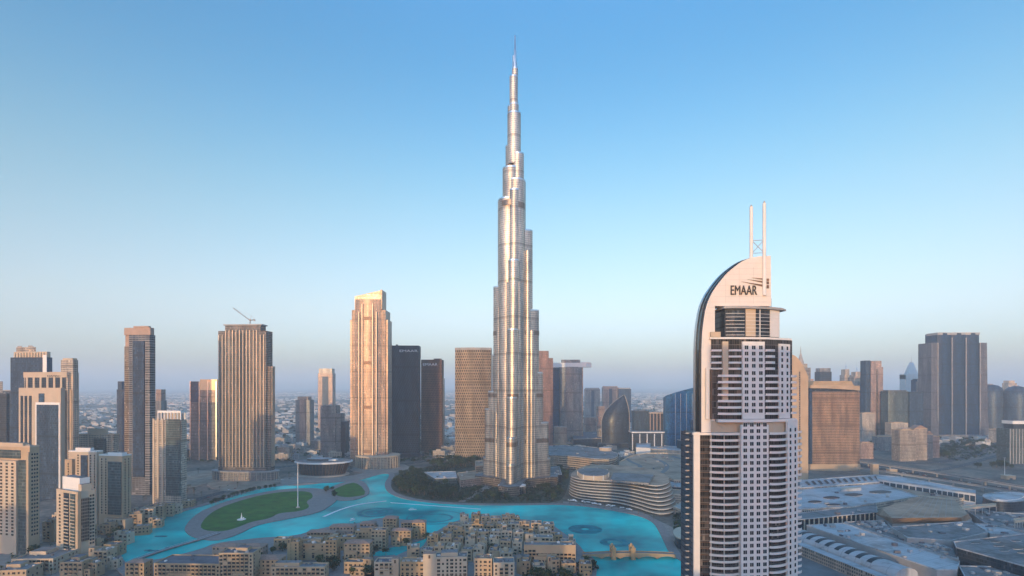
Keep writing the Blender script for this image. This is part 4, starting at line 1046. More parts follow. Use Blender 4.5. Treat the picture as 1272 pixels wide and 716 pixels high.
# --- lower block
zl = Z(538); zg = Z(528)
t.build('glazed_body', MB().prism([(X(862), 1.6), (X(921), 1.6), (X(921), 3.2), (X(956,5), 5), (X(979,10), 10), (X(991,15), 15), (X(991,15), 26), (X(866), 26)], 0, zl-.5, 0, 1), [FM['hglass'], M['roofgrey']])
t.box('pilaster', X(862), X(869.5), 0, 1.58, 0, zl+.6, M['blush']); t.box('side_wall', X(862)-.3, X(862)-.02, 1.8, 25, 0, zl-.6, FM['blue'])
t.build('roof_edge', MB().prism([(X(861), -.3), (X(896), -1.2), (X(919), -.9), (X(919), 2.0), (X(861), 2.0)], zl-1.4, zl+.2, 0, 1, bottom=True), [M['blush'], M['roofgrey']])
def slabwall(nm, x0, y0, x1, y1, th, z0, z1, mat):
    d = Vector((x1-x0, y1-y0)); n_ = Vector((d.y, -d.x)).normalized()   # outward (towards the viewer)
    P = [(x0, y0), (x1, y1), (x1-n_.x*th, y1-n_.y*th), (x0-n_.x*th, y0-n_.y*th)]
    t.build(nm, MB().prism(P, z0, z1, 0, 0, bottom=True), [mat]); return math.atan2(d.y, d.x)
def wallwin(x0, y0, x1, y1, ncol, zs, kind='hw', margin=.02):
    ang = math.atan2(y1-y0, x1-x0)
    for zz in zs:
        for i in range(ncol):
            f = margin+(1-2*margin)*(i+.5)/ncol
            loc = (x0+(x1-x0)*f, y0+(y1-y0)*f, zz)
            if t.nw < 100: place(WIN[kind], 'window', t.e, loc, ang); t.nw += 1
            else: t.rest.setdefault(kind, []).append((loc, ang))
FH = 7.9*335/F
slabwall('grid_wall', X(920), -1.0, X(956), 1.2, 1.6, 0, zg, M['panel'])
slabwall('narrow_grid_wall', X(978.5,7.5), 7.5, X(991,13), 13, 1.4, 0, Z(523), M['panel'])
LZ = [Z(540)+1.0-FH*j for j in range(24)]
LZ_in = [z for z in LZ if z > 58]
wallwin(X(920), -1.0, X(956), 1.2, 4, [LZ[0]+FH]+LZ_in)
wallwin(X(978.5,7.5), 7.5, X(991,13), 13, 2, LZ_in, 'hn')
def balc(nm, x0, x1, y0, bulge, z, mat, par=1.15, y1=None, n=8):
    """one curved balcony: slab and solid parapet"""
    yb = y0+.0; sl = 0 if y1 is None else (y1-y0)
    fr = [(x0+(x1-x0)*i/n, y0+sl*i/n-bulge*(1-(2*i/n-1)**2)**.8-.6) for i in range(n+1)]
    back = [(x1, y0+sl+1.6), (x0, y0+1.6)]
    mb = MB().prism(fr+back, z-.35, z, 0, 0, bottom=True)
    for i in range(n):
        a, b = fr[i], fr[i+1]
        mb.face([(a[0], a[1], z), (b[0], b[1], z), (b[0], b[1], z+par), (a[0], a[1], z+par)])
        mb.face([(a[0], a[1]+.22, z+par), (b[0], b[1]+.22, z+par), (b[0], b[1]+.22, z), (a[0], a[1]+.22, z)])
        mb.face([(a[0], a[1], z+par), (b[0], b[1], z+par), (b[0], b[1]+.22, z+par), (a[0], a[1]+.22, z+par)])
    t.build(nm, mb, [mat])
for j, z in enumerate(LZ):
    balc('balcony', X(882), X(919.3), .9, 2.6, z-1.0, M['blush'])
    balc('balcony', X(956.4,2), X(978,8), 2.8, 2.2, z-1.0, M['panel'], y1=8.4)
    if z > 60:
        balc('side_balcony', X(851.5,9), X(860.5,9)-.4, 9, .3, z-1.0, M['greyc'], .55, y1=9)
        balc('end_balcony', X(990.4,14), X(997.5,15), 14.5, .8, z-1.0, M['panel'], y1=17)
mb = MB()
for z in LZ: mb.box(X(870), X(882)-.1, 1.1, 1.58, z-1.2, z-.9)
t.build('floor_lines', mb, [M['bronze']])
for px in (883.5, 900, 918.6): t.box('fin', X(px), X(px)+.35, .4, 1.58, 0, zl-1.5, M['blush'])
# --- setback storey
t.build('setback_storey', MB().prism([(X(886.5), 4), (X(960,6), 6), (X(984,13), 13), (X(984,13), 25), (X(886.5), 25)], zl-.5, Z(524), 0, 1), [M['cream2'], M['roofgrey']])
t.build('setback_canopy', MB().prism([(X(893), .6), (X(930), 1.4), (X(960,4), 4), (X(990,11.5), 11.5), (X(990,11), 24), (X(893), 24)], Z(525), Z(521.5), 0, 0, bottom=True), [M['panel']])
# --- upper block
zu = Z(421)
t.build('upper_body', MB().prism([(X(886.5), 4), (X(925,4), 4), (X(950,5), 5.2), (X(971,9), 9), (X(984,14), 14), (X(984,14), 25), (X(886.5), 25)], Z(521.5)+.02, zu, 0, 1), [FM['hglass'], M['roofgrey']])
zf = Z(457)
t.box('frame_post', X(879), X(883), 2.4, 3.98, Z(521), zf, M['blush']); t.box('frame_lintel', X(883)+.02, X(924), 2.4, 3.98, zf-1.0, zf, M['blush'])
t.box('frame_edge', X(885), X(887), 2.8, 3.98, Z(521)+.02, zf-1.02, M['bronze'])
slabwall('grid_wall', X(924.5), 2.6, X(950,4), 4.0, 1.2, Z(521), Z(424), M['panel']); slabwall('narrow_grid_wall', X(968,7.4), 7.4, X(981.5,12.2), 12.2, 1.2, Z(521), Z(426), M['panel'])
UZ = [Z(467)+.6-FH*j for j in range(7)]; TZ = [Z(434.5)+.4-FH*.97*j for j in range(4)]
wallwin(X(924.5), 2.6, X(950,4), 4.0, 3, TZ+UZ); wallwin(X(968,7.4), 7.4, X(981.5,12.2), 12.2, 2, TZ+UZ, 'hn')
for z in UZ:
    balc('balcony', X(894), X(924), 3.2, 2.4, z-1.0, M['panel']); balc('balcony', X(951,4), X(968,7), 4.4, 2.0, z-1.0, M['panel'], y1=7.6); balc('end_balcony', X(982,13), X(990,15), 13, .8, z-1, M['panel'], y1=16)
for z in TZ:
    balc('balcony', X(907.5), X(924), 3.4, .8, z-1.0, M['panel'], .9); balc('balcony', X(951,4), X(963,6), 4.6, 1.2, z-1.0, M['panel'], y1=6.8); balc('balcony', X(886), X(899), 3.6, .2, z-1.0, M['panel'], .9)
t.box('lit_column', X(899.4), X(906.6), 2.3, 3.98, Z(500), Z(424), M['cream2'])
t.build('upper_roof_edge', MB().prism([(X(884), 2.6), (X(925), 2.8), (X(952,4), 4), (X(984,12), 12.5), (X(984,12), 24), (X(884), 24)], zu+.02, zu+1.3, 0, 1, bottom=True), [M['panel'], M['roofgrey']])
t.box('corner_block', X(885), X(897), 2.2, 8, zu+1.32, Z(412), M['cream2'])
t.done()
# --- crown drum and visor
zv0 = zu+1.32; zv = Z(383)
dr = [(X(903), 3.4), (X(914), 2.6), (X(928), 2.8), (X(942), 4.2), (X(957,7), 7.2), (X(968,11), 11.5), (X(969,11), 22), (X(903), 22)]
t.build('crown_glazing', MB().prism(dr, zv0, zv, 0, 1), [FM['dark'], M['roofgrey']])
slabwall('crown_panel', X(928.5), 2.3, X(942), 3.7, .5, zv0+.5, zv-.02, M['cream2']); slabwall('crown_panel', X(957,6.7), 6.7, X(968.4,11), 11.1, .5, zv0+.5, zv-.02, M['panel'])
slabwall('crown_panel', X(948), 4.9, X(951.2), 5.6, .5, zv0+.5, zv-.02, M['panel'])
mb = MB()
for j in range(7):
    z = zv0+1.2+j*(zv-zv0-2)/7
    mb.prism([(X(904), 2.9), (X(914), 2.1), (X(927), 2.3), (X(927), 2.75), (X(914), 2.55), (X(904), 3.3)], z, z+.28, bottom=True)
    mb.prism([(X(928.6), 2.05), (X(942), 3.5), (X(957,6.4), 6.4), (X(968.6,10.8), 10.8), (X(968.8,11.4), 11.4), (X(957,7.1), 7.1), (X(942), 4.1), (X(928.6), 2.7)], z, z+.2, bottom=True)
t.build('louvres', mb, [M['panel']])
vis = [(X(900), 1.2), (X(912), .2), (X(930), .6), (X(946), 2.4), (X(962,5.6), 5.6), (X(973,9.5), 9.5), (X(976.5,13), 13), (X(974,13), 22), (X(900), 22)]
t.build('visor', MB().prism(vis, zv+.02, zv+1.1, 0, 1, bottom=True).prism(offset(vis, -1.0), zv+1.1, zv+1.7, 0, 1), [M['greyc'], M['pale']])
for px in (965, 971.5): t.build('aerial', MB().tube([(X(px), 14, zv+1.6), (X(px), 14, zv+8.5)], .14, 5), [M['dgrey']])
# --- arch wall: a thick curved blade
arc = [(871.2, 540), (871.2, 440), (871.9, 417), (873.4, 400.6), (876.8, 380), (883, 364.5), (890.5, 353), (898.6, 342.5), (906, 334.8), (914.5, 328), (922, 322.6), (931, 318.6), (944, 316.2), (957.5, 315.8)]
arc = smooth_line(arc, 1)
fz = [(X(a,4.6), Z(b)) for a, b in arc]
def blade(nm, outline, zb, y0, y1, mats, right):
    mb = MB()
    pts = outline + [(right, Z(379)), (X(888, y0), Z(379)), (X(888, y0), zb)]
    n = len(pts)
    mb.face([(x, y0, z) for x, z in pts][::-1] if False else [(x, y0, z) for x, z in reversed(pts)], [(x, z) for x, z in reversed(pts)], 0)
    mb.face([(x, y1, z) for x, z in pts], None, 0)
    for i in range(n):
        a, b = pts[i], pts[(i+1) % n]
        edge = i < len(outline)-1
        mb.face([(a[0], y0, a[1]), (b[0], y0, b[1]), (b[0], y1, b[1]), (a[0], y1, a[1])], [(0, a[1]), (0, b[1]), (y1-y0, b[1]), (y1-y0, a[1])], 1 if edge else 0)
    return t.build(nm, mb, mats)
blade('arch_wall', fz, Z(540)+.2, 4.6, 8.0, [M['blush'], M['dgrey']], X(958,4.6))
def grow(o, d):
    out = []
    for i, p in enumerate(o):
        a, b = o[max(i-1, 0)], o[min(i+1, len(o)-1)]
        dx, dz = b[0]-a[0], b[1]-a[1]; l = math.hypot(dx, dz)
        out.append((p[0]-dz/l*d, p[1]+dx/l*d))
    return out
blade('arch_glazing', grow(fz, .5), Z(540)+.3, 8.02, 13, [M['dglass'], M['dglass']], X(957,4.6))
blade('arch_back_rim', grow(fz, 1.0), Z(540)+.4, 13.02, 17, [FM['blue'], M['steel']], X(957,4.6))
# panel joints on the arch wall (thin grooves read as lines)
mb = MB()
for j in range(10):
    z = Z(325+j*7); xs = [x for x, zz in fz if zz >= z]
    if xs: mb.box(min(xs)+.6, X(957.5,4.5), 4.57, 4.6, z, z+.07)
for px in (905, 922, 940): mb.box(X(px), X(px)+.07, 4.56, 4.6, Z(376), Z(330 if px > 910 else 345))
t.build('panel_joints', mb, [M['greyc']])
# --- lettering and emblem
sign(t, 'EMAAR', X(907.6,4.4), 4.45, Z(365.0), 6.0, M['text'], X(940.5)-X(907.6))
mb = MB()
for (xa, ya, xb, yb, th) in ((933.5, 343.4, 951.3, 345.6, 1.1), (928.5, 345.6, 951.3, 349.4, 1.3), (920.4, 348.2, 951.3, 354.2, 1.5)):
    n = 8
    up = [(X(xa+(xb-xa)*i/n,4.4), Z(ya+(yb-ya)*i/n)+th*(i/n)*.5) for i in range(n+1)]; dn = [(x, z-th*(i/n)) for i, (x, z) in enumerate(up)]
    mb.face([(x, 4.3, z) for x, z in dn]+[(x, 4.3, z) for x, z in reversed(up[1:])])
    for L in (up, dn):
        for i in range(n): mb.face([(L[i][0], 4.3, L[i][1]), (L[i+1][0], 4.3, L[i+1][1]), (L[i+1][0], 4.6, L[i+1][1]), (L[i][0], 4.6, L[i][1])])
    mb.box(X(952.4,4.4), X(955.2,4.4), 4.3, 4.6, Z(yb)-th*.9, Z(yb)+th*.5)
t.build('emblem', mb, [M['bronze']])
# --- masts
zr = Z(317)
t.build('mast', MB().tube([(X(933.2,6.3), 6.3, zr-3), (X(933.2,6.3), 6.3, Z(253))], 1.05, 12), [M['white']], True)
t.build('mast', MB().tube([(X(949.4,3.9), 3.9, Z(366)), (X(949.4,3.9), 3.9, Z(250))], 1.15, 12, r2=1.05), [M['white']], True)
t.build('mast_cap', MB().tube([(X(933.2,6.3), 6.3, Z(253)), (X(933.2,6.3), 6.3, Z(250.8))], .5, 8), [M['greyc']]); t.build('mast_cap', MB().tube([(X(949.4,3.9), 3.9, Z(250)), (X(949.4,3.9), 3.9, Z(247.6))], .5, 8), [M['greyc']])
mb = MB(); a, b = (X(934,6), 6, Z(296)), (X(949,4.2), 4.2, Z(312)); mb.tube([a, b], .22, 6); mb.tube([(a[0], a[1], b[2]), (b[0], b[1], a[2])], .22, 6)
mb.tube([a, (b[0], b[1], a[2])], .2, 6); mb.tube([(a[0], a[1], b[2]), b], .2, 6); t.build('cross_brace', mb, [M['greyc']])
t.box('podium', X(840), X(1010), -14, 34, 0, 16, M['cream'])
# ================================================================ LOW BUILDINGS, LAKE FURNITURE
# ---- opera house: boat shaped, dark glass leaning out under a wide roof
ox, oy = gp(395, 592)
t = thing('opera_house', 'dark boat shaped opera house with wide flat roof between grey and gold towers', 'opera house', ox, oy+28, 0)
zt = 29
mb = MB(); b0, b1 = ell(0, 0, 46, 30, 40), ell(2, 0, 55, 37, 40)
mb.prism(b0, 0, zt-3, 0, 0, top=b1); mb.build('glass_hull', [FM['dark']], t, True)
mb = MB().prism(ell(2, 0, 60, 41, 44), zt-3, zt-1, 0, 0, bottom=True).prism(ell(2, 0, 57, 38, 44), zt-1, zt, 0, 1); mb.build('roof', [M['panel'], M['roofgrey']], t)
mb = MB().prism(ell(-8, 2, 26, 14, 30), zt, zt+4, 0, 1); mb.build('roof_lantern', [M['dgrey'], M['pale']], t)
mb = MB().box(14, 30, -6, 6, zt, zt+2.5); mb.build('roof_plant', [M['white']], t)
for i in range(24):
    a = math.pi*(1.02+.96*i/23); m_ = MB().tube([(46.6*math.cos(a), 30.6*math.sin(a), 0), (2+55.4*math.cos(a), 37.4*math.sin(a), zt-3)], .4, 5); m_.build('fin', [M['bronze']], t)
mb = MB().prism(ell(0, -4, 56, 40, 36), 0, 1.6); mb.build('plinth', [M['stone']], t)

# ---- terraced curved hotel by the lake (five white rimmed floors)
def unz(pts, z): return [gp(a, b, z) for a, b in pts]
base = smooth_poly(GP([(703, 612), (712, 621), (735, 624.5), (765, 627), (790, 633), (808, 640), (826, 643), (846, 636), (838, 618), (800, 606), (770, 601), (726, 599)]), 2)
up = smooth_poly(GP([(706, 614), (714, 620.5), (736, 623), (764, 624), (786, 626), (806, 631), (822, 632), (834, 625), (826, 612), (794, 603), (768, 600), (728, 599)]), 2)
t = thing('terraced_hotel', 'curved white rimmed terraced building stepping down to the lake shore', 'building', *gp(765, 625))
cx0, cy0 = gp(765, 625)
loc = lambda P: [(x-cx0, y-cy0) for x, y in P]
fh = 4.3
for i in range(8):
    q = i/7
    P = [(a[0]*(1-q)+b[0]*q, a[1]*(1-q)+b[1]*q) for a, b in zip(base, up)]
    P = loc(P); z = i*fh
    MB().prism(offset(P, -3.0), z, z+fh-1.3, 0, 1).build('glazing_band', [FM['dark'], M['rooftan']], t, True)
    MB().prism(offset(P, -.3), z+fh-1.3, z+fh, 0, 1, bottom=True).build('terrace_rim', [M['rim'], M['rooftan']], t, True)
zc = 8*fh
crown = loc(smooth_poly(unz([(715, 588), (722, 596), (740, 597.5), (755, 596), (758, 589), (740, 586)], zc), 2))
MB().prism(crown, zc, zc+7, 0, 1).build('crown_wall', [M['cream2'], M['rooftan']], t, True)
MB().prism(offset(crown, -1.2), zc+7, zc+7.1, 0, 1).build('crown_deck', [M['greyc'], M['roofgrey']], t)
mb = MB()
for i in range(0, len(crown), 3): mb.prism(ell(crown[i][0], crown[i][1], .7, .7, 6), zc, zc+7.6)
mb.build('crown_ribs', [M['panel']], t)
blk = loc(unz([(758, 596), (806, 600), (812, 590), (762, 587)], zc+4)); MB().prism(blk, zc, zc+4, 0, 1).build('rear_block', [FM['grey'], M['roofgrey']], t)
# ---- office building with curved banded end, behind
def roofblock(name, label, cat, px, z, wall='greyc', roof='roofgrey', sm=0, z0=0.0, group=None, plant=0, seed=1, par=1.0):
    P = unz(px, z)
    if sm: P = smooth_poly(P, sm)
    if area(P) < 0: P = P[::-1]
    ax = sum(p[0] for p in P)/len(P); ay = sum(p[1] for p in P)/len(P)
    e = thing(name, label, cat, ax, ay, 0, 0, group)
    P = [(x-ax, y-ay) for x, y in P]
    MB().prism(P, z0, z-.05, 0, 1).build('walls', [FM.get(wall) or M[wall], M[roof]], e, bool(sm))
    if par:
        I = offset(P, -.7); mb = MB(); n = len(P)
        for i in range(n):
            j = (i+1) % n
            a, b, c, d = P[i], P[j], I[j], I[i]
            mb.face([(*a, z-.04), (*b, z-.04), (*b, z+par), (*a, z+par)]); mb.face([(*a, z+par), (*b, z+par), (*c, z+par), (*d, z+par)]); mb.face([(*c, z-.04), (*d, z-.04), (*d, z+par), (*c, z+par)])
        mb.build('parapet', [M['pale'] if roof in ('pale', 'roofgrey') else M['cream2']], e)
    r = random.Random(seed)
    xs = [p[0] for p in P]; ys = [p[1] for p in P]; k = 0; tries = 0; plant = int(plant*1.7)
    while k < plant and tries < 400:
        tries += 1
        x, y = r.uniform(min(xs), max(xs)), r.uniform(min(ys), max(ys)); w, d = r.uniform(2, 6), r.uniform(2, 5)
        if all(inside((x+a, y+b), P) for a in (-w, w) for b in (-d, d)):
            mb = MB().box(x-w/2, x+w/2, y-d/2, y+d/2, z, z+r.uniform(1.2, 3)); mb.build('roof_unit', [M[r.choice(['greyc', 'pale', 'roofdark'])]], e); k += 1
    return e, P, (ax, ay)
e, P, c = roofblock('curved_office', 'low office building with banded curved end and lit roof drum', 'building', [(662, 558), (690, 553), (735, 555), (766, 562), (768, 568), (752, 572), (700, 566), (664, 566)], 30, 'bronze', 'roofgrey', 1, plant=6, seed=4)
for i in range(6):
    MB().prism(offset(P, .5), 3+i*4.6, 4.6+i*4.6, 0, 0, bottom=True).build('terrace_rim', [M['cream2']], e, True)
MB().prism(ell(gp(752, 558, 34)[0]-c[0], gp(752, 558, 34)[1]-c[1], 15, 11, 24), 30, 38, 0, 1).build('roof_drum', [M['cream2'], M['pale']], e, True)
roofblock('low_office', 'long blue grey low block with white frame behind the curved office', 'building', [(676, 535), (706, 534), (708, 540), (676, 541)], 26, 'blue', 'pale', plant=4, seed=5)
roofblock('low_office', 'dark low block stretching right towards the sail tower', 'building', [(710, 537), (750, 536), (752, 545), (712, 546)], 24, 'dark', 'roofdark', plant=5, seed=6)
roofblock('colonnade_building', 'pale colonnaded block with white box end behind the mall roofs', 'building', [(792, 552), (862, 556), (862, 561), (792, 557)], 15, 'cream', 'pale', plant=4, seed=7)
roofblock('white_box', 'plain white box building at end of the colonnaded block', 'building', [(791, 550), (808, 551), (808, 557), (790, 556)], 24, 'panel', 'pale')
e, P, c = roofblock('mall_roof', 'broad tan mall roof with dark curving gutter channels', 'mall roof', [(764, 578), (785, 566), (810, 563), (868, 566), (872, 592), (845, 600), (815, 590), (785, 586)], 22, 'cream', 'rooftan', 1, plant=10, seed=8, par=2.4)
for pts in ([(775, 567), (783, 574), (797, 579), (792, 583)], [(812, 570), (825, 574), (830, 581), (822, 588)], [(835, 567), (845, 570), (858, 574)]):
    ln = smooth_line(unz(pts, 22), 2); L, Q = ribbon(ln, 9); mb = MB()
    for i in range(len(ln)-1): mb.face([(Q[i][0]-c[0], Q[i][1]-c[1], 22.3), (Q[i+1][0]-c[0], Q[i+1][1]-c[1], 22.3), (L[i+1][0]-c[0], L[i+1][1]-c[1], 22.3), (L[i][0]-c[0], L[i][1]-c[1], 22.3)])
    mb.build('gutter_channel', [M['dgrey']], e)
roofblock('rotunda_roof', 'pale round roof edge half hidden behind the arched hotel', 'mall roof', [(812, 598), (830, 590), (862, 588), (880, 592), (880, 606), (845, 606), (820, 604)], 19, 'dark', 'pale', 2, plant=4, seed=9)
e, P, c = roofblock('lakeside_arcade', 'sand coloured arcade block between terraced building and arched hotel', 'building', [(826, 608), (868, 610), (870, 618), (828, 614)], 18, 'cream', 'rooftan', plant=2, seed=10)
roofblock('lakeside_arcade', 'stepped low terrace wing running down the lake edge by the arched hotel', 'building', [(836, 630), (862, 640), (870, 636), (845, 625)], 9, 'cream', 'stone', seed=11)
e, P, c = roofblock('lake_pavilion', 'small round cream pavilion at the water beside the arched hotel', 'pavilion', [(838, 660), (846, 656), (858, 658), (860, 668), (848, 671), (840, 667)], 12, 'dark', 'cream2', 2)
MB().prism(offset(P, 2.2), 12.1, 13.4, 0, 0, bottom=True).build('roof_disc', [M['cream2']], e, True)

# ---- park wing buildings at the foot of the supertall tower
roofblock('park_wing', 'low long glass fronted wing among the park trees', 'building', [(527, 587), (566, 586), (568, 594), (540, 595)], 12, 'teal', 'pale', plant=2, seed=12)
roofblock('park_wing', 'stepped tan wing glowing at the left foot of the supertall tower', 'building', [(568, 588), (592, 585), (600, 577), (612, 578), (612, 592), (572, 597)], 14, 'pinkst', 'rooftan', plant=4, seed=13)
roofblock('park_wing', 'taller tan block stacked against the left foot of the supertall tower', 'building', [(590, 573), (606, 572), (608, 578), (591, 580)], 26, 'beige', 'rooftan', plant=2, seed=14)
roofblock('park_wing', 'grey podium wing at the right foot of the supertall tower', 'building', [(662, 582), (695, 580), (698, 590), (664, 592)], 14, 'dark', 'roofgrey', plant=4, seed=15)
for i, (px, w, d) in enumerate([((646, 599), 14, 6), ((657, 601), 10, 7), ((668, 599), 16, 6), ((655, 605), 18, 5), ((636, 600), 9, 5)]):
    x, y = gp(*px); e = thing('park_kiosk', 'small white roofed park kiosk %s below the supertall tower' % ['on the left', 'in the middle', 'on the right', 'nearest the lake', 'at the far left end'][i], 'kiosk', x, y)
    MB().box(-w/2, w/2, -d/2, d/2, 0, 3.4).build('walls', [M['greyc']], e); MB().box(-w/2-.8, w/2+.8, -d/2-.8, d/2+.8, 3.4, 4).build('roof', [M['white']], e)

# ---- arched bridge with paired gate towers
x0, y0 = gp(724, 688.5, 5); x1, y1 = gp(838, 688, 5)
yb = (y0+y1)/2
t = thing('footbridge', 'sand coloured stone footbridge with two pairs of gate towers over the lake', 'bridge', x0, yb)
L = x1-x0; n = 30
mb = MB(); zt = lambda x: 4.6+1.6*math.sin(math.pi*x/L)
zb_ = lambda x: 1.0+max(0.0, 2.6*math.sin(math.pi*((x*5/L) % 1))**.6)
for i in range(n):
    a, b = L*i/n, L*(i+1)/n
    for yy, s_ in ((-4, 1), (4, -1)):
        q = [(a, yy, zb_(a)), (b, yy, zb_(b)), (b, yy, zt(b)), (a, yy, zt(a))]; mb.face(q if s_ > 0 else q[::-1])
    mb.face([(a, -4, zt(a)), (b, -4, zt(b)), (b, 4, zt(b)), (a, 4, zt(a))], None, 1); mb.face([(a, -4, zb_(a)), (a, 4, zb_(a)), (b, 4, zb_(b)), (b, -4, zb_(b))])
mb.build('deck', [M['sand'], M['paving']], t)
mb = MB()
for yy in (-4, 3.6):
    for i in range(n):
        a, b = L*i/n, L*(i+1)/n
        mb.face([(a, yy, zt(a)), (b, yy, zt(b)), (b, yy, zt(b)+1), (a, yy, zt(a)+1)]); mb.face([(a, yy+.4, zt(a)), (a, yy+.4, zt(a)+1), (b, yy+.4, zt(b)+1), (b, yy+.4, zt(b))]); mb.face([(a, yy, zt(a)+1), (b, yy, zt(b)+1), (b, yy+.4, zt(b)+1), (a, yy+.4, zt(a)+1)])
mb.build('balustrade', [M['sand']], t)
for px in (761, 785):
    xx = gp(px, 688, 5)[0]-x0
    for yy in (-6.2, 3.2):
        mb = MB().box(xx-2.2, xx+2.2, yy, yy+3, 0, 12).box(xx-2.6, xx+2.6, yy-.4, yy+3.4, 12, 12.8)
        mb.lathe([(1.6, 12.8), (1.5, 14), (.9, 15), (0, 15.6)], 8, xx, yy+1.5); mb.build('gate_tower', [M['sand2']], t)
    MB().box(xx-2.0, xx+2.0, -3.18, 3.18, 9.2, 11.4).build('gate_lintel', [M['sand2']], t)
# ---- causeway across the left lobe
ln = smooth_line(GP([(158, 699), (182, 690), (210, 681), (238, 673), (258, 667), (272, 662)], 2), 2)
e = thing('causeway', 'thin curving footbridge from the lawn island to the left shore', 'bridge', *ln[0])
L_, Q_ = ribbon(ln, 5.0); mb = MB(); o0 = ln[0]
for i in range(len(ln)-1):
    P = [(p[0]-o0[0], p[1]-o0[1]) for p in (Q_[i], Q_[i+1], L_[i+1], L_[i])]; mb.prism(P, 1.3, 2.1, 0, 0, bottom=True)
mb.build('deck', [M['paving']], e)
mb = MB()
for S_ in (L_, Q_):
    mb.tube([(p[0]-o0[0], p[1]-o0[1], 3.1) for p in S_], .12, 4)
    for p in S_[::2]: mb.tube([(p[0]-o0[0], p[1]-o0[1], 2.1), (p[0]-o0[0], p[1]-o0[1], 3.1)], .08, 4)
mb.build('railing', [M['steel']], e)
for i in range(1, len(ln)-1, 2):
    MB().prism(ell(ln[i][0]-o0[0], ln[i][1]-o0[1], .9, .9, 8), 0, 1.29).build('pier', [M['greyc']], e)
# ---- fountain: white pipe lines, dark rings and nozzle platforms on the water
def strip(name, label, pts, w, z, mat, cat='fountain'):
    ln = smooth_line(GP(pts, z), 2); L, Q = ribbon(ln, w); mb = MB(); o = ln[0]
    for i in range(len(ln)-1):
        P = [(p[0]-o[0], p[1]-o[1]) for p in (Q[i], Q[i+1], L[i+1], L[i])]; mb.prism(P, -.18, .0, 0, 0)
    b = mb.build(name, [mat]); b.location = (o[0], o[1], z); tag(b, label, cat); return b
M['fwhite'] = plain('fountain_white', (.62, .70, .72), .5, var=.1)
strip('fountain', 'long straight white fountain line on the right half of the lake', [(485, 624.5), (520, 627), (560, 630), (597, 632.5)], 3.0, .75, M['fwhite'])
strip('fountain', 'curved white fountain line reaching left past the lawn island', [(480, 622.5), (460, 624.5), (441, 627.5), (420, 634), (402, 642)], 4.0, .75, M['fwhite'])
M['fdark'] = plain('fountain_ring_pipes', (.006, .19, .215), .7, var=.35, scale=.08, spec=.05)
def ring(label, px, py, rx, ryf, w, arc0=0, arc1=360):
    cx, cy = gp(px, py); r = rx*cy/F; mb = MB(); n = 48
    P = []
    for i in range(n+1):
        a = R(arc0+(arc1-arc0)*i/n); P.append((math.cos(a), math.sin(a)))
    for i in range(n):
        (c0, s0), (c1, s1) = P[i], P[i+1]; ri = r-w
        mb.face([(ri*c0, ri*ryf*s0, .12), (r*c0, r*ryf*s0, .12), (r*c1, r*ryf*s1, .12), (ri*c1, ri*ryf*s1, .12)]); mb.face([(r*c0, r*ryf*s0, 0), (r*c1, r*ryf*s1, 0), (r*c1, r*ryf*s1, .12), (r*c0, r*ryf*s0, .12)])
        mb.face([(ri*c0, ri*ryf*s0, .12), (ri*c1, ri*ryf*s1, .12), (ri*c1, ri*ryf*s1, 0), (ri*c0, ri*ryf*s0, 0)])
    o = mb.build('fountain_ring', [M['fdark']]); o.location = (cx, cy, .39); tag(o, label, 'fountain')
ring('large dark oval fountain ring left of the old town creek mouth', 466, 637, 22, 1.1, 7)
ring('inner dark disc of the left oval fountain ring', 466, 637, 13, 1.1, 12)
ring('wide thin fountain ring in mid lake above the old town roofs', 541, 643, 36, .95, 2.2)
ring('smaller thin fountain ring nested inside the mid lake ring', 541, 644, 22, .95, 3.5)
ring('dark broad fountain ring right of the old town near the bridge', 727, 658, 21, 1.0, 17)
ring('small dark fountain ring nearest the footbridge', 764, 674.5, 19, .9, 9)
for i, (px, py, w) in enumerate([(200, 667, 16), (212, 681, 14), (191, 685, 13), (184, 684.5, 9)]):
    x, y = gp(px, py); mb = MB().prism(ell(0, 0, w/2, 2.6, 18), -.3, .25)
    for q in range(5): mb.tube([(-w*.35+w*.17*q, 0, .25), (-w*.35+w*.17*q, 0, 1.1)], .16, 5)
    o = mb.build('nozzle_platform', [M['fdark']]); o.location = (x, y, .5); tag(o, 'dark floating nozzle platform in the left lake lobe, %s' % ['uppermost of four', 'right one of the lower trio', 'middle one of the lower trio', 'leftmost and smallest'][i], 'fountain', 'floating nozzle platforms')
def boat(px, py, label, rz=0.3, s=1.0):
    x, y = gp(px, py); e = thing('boat', label, 'boat', x, y, .4, rz); e.scale = (s, s, s)
    mb = MB(); h = [(-5, -1.1), (3, -1.3), (6, 0), (3, 1.3), (-5, 1.1)]; mb.prism(h, -.1, 1.0, 0, 0, top=[(a*1.06, b*1.1) for a, b in h]); mb.build('hull', [M['white']], e)
    mb = MB().box(-3.4, 1.8, -1.1, 1.1, 2.5, 2.75); [mb.tube([(a, b, 1), (a, b, 2.5)], .07, 4) for a in (-3.2, 1.6) for b in (-1, 1)]; mb.build('awning', [M['white']], e)
boat(512, 634, 'small white boat in the middle of the lake'); boat(438, 647, 'small white covered boat off the old town roofs', 1.2)
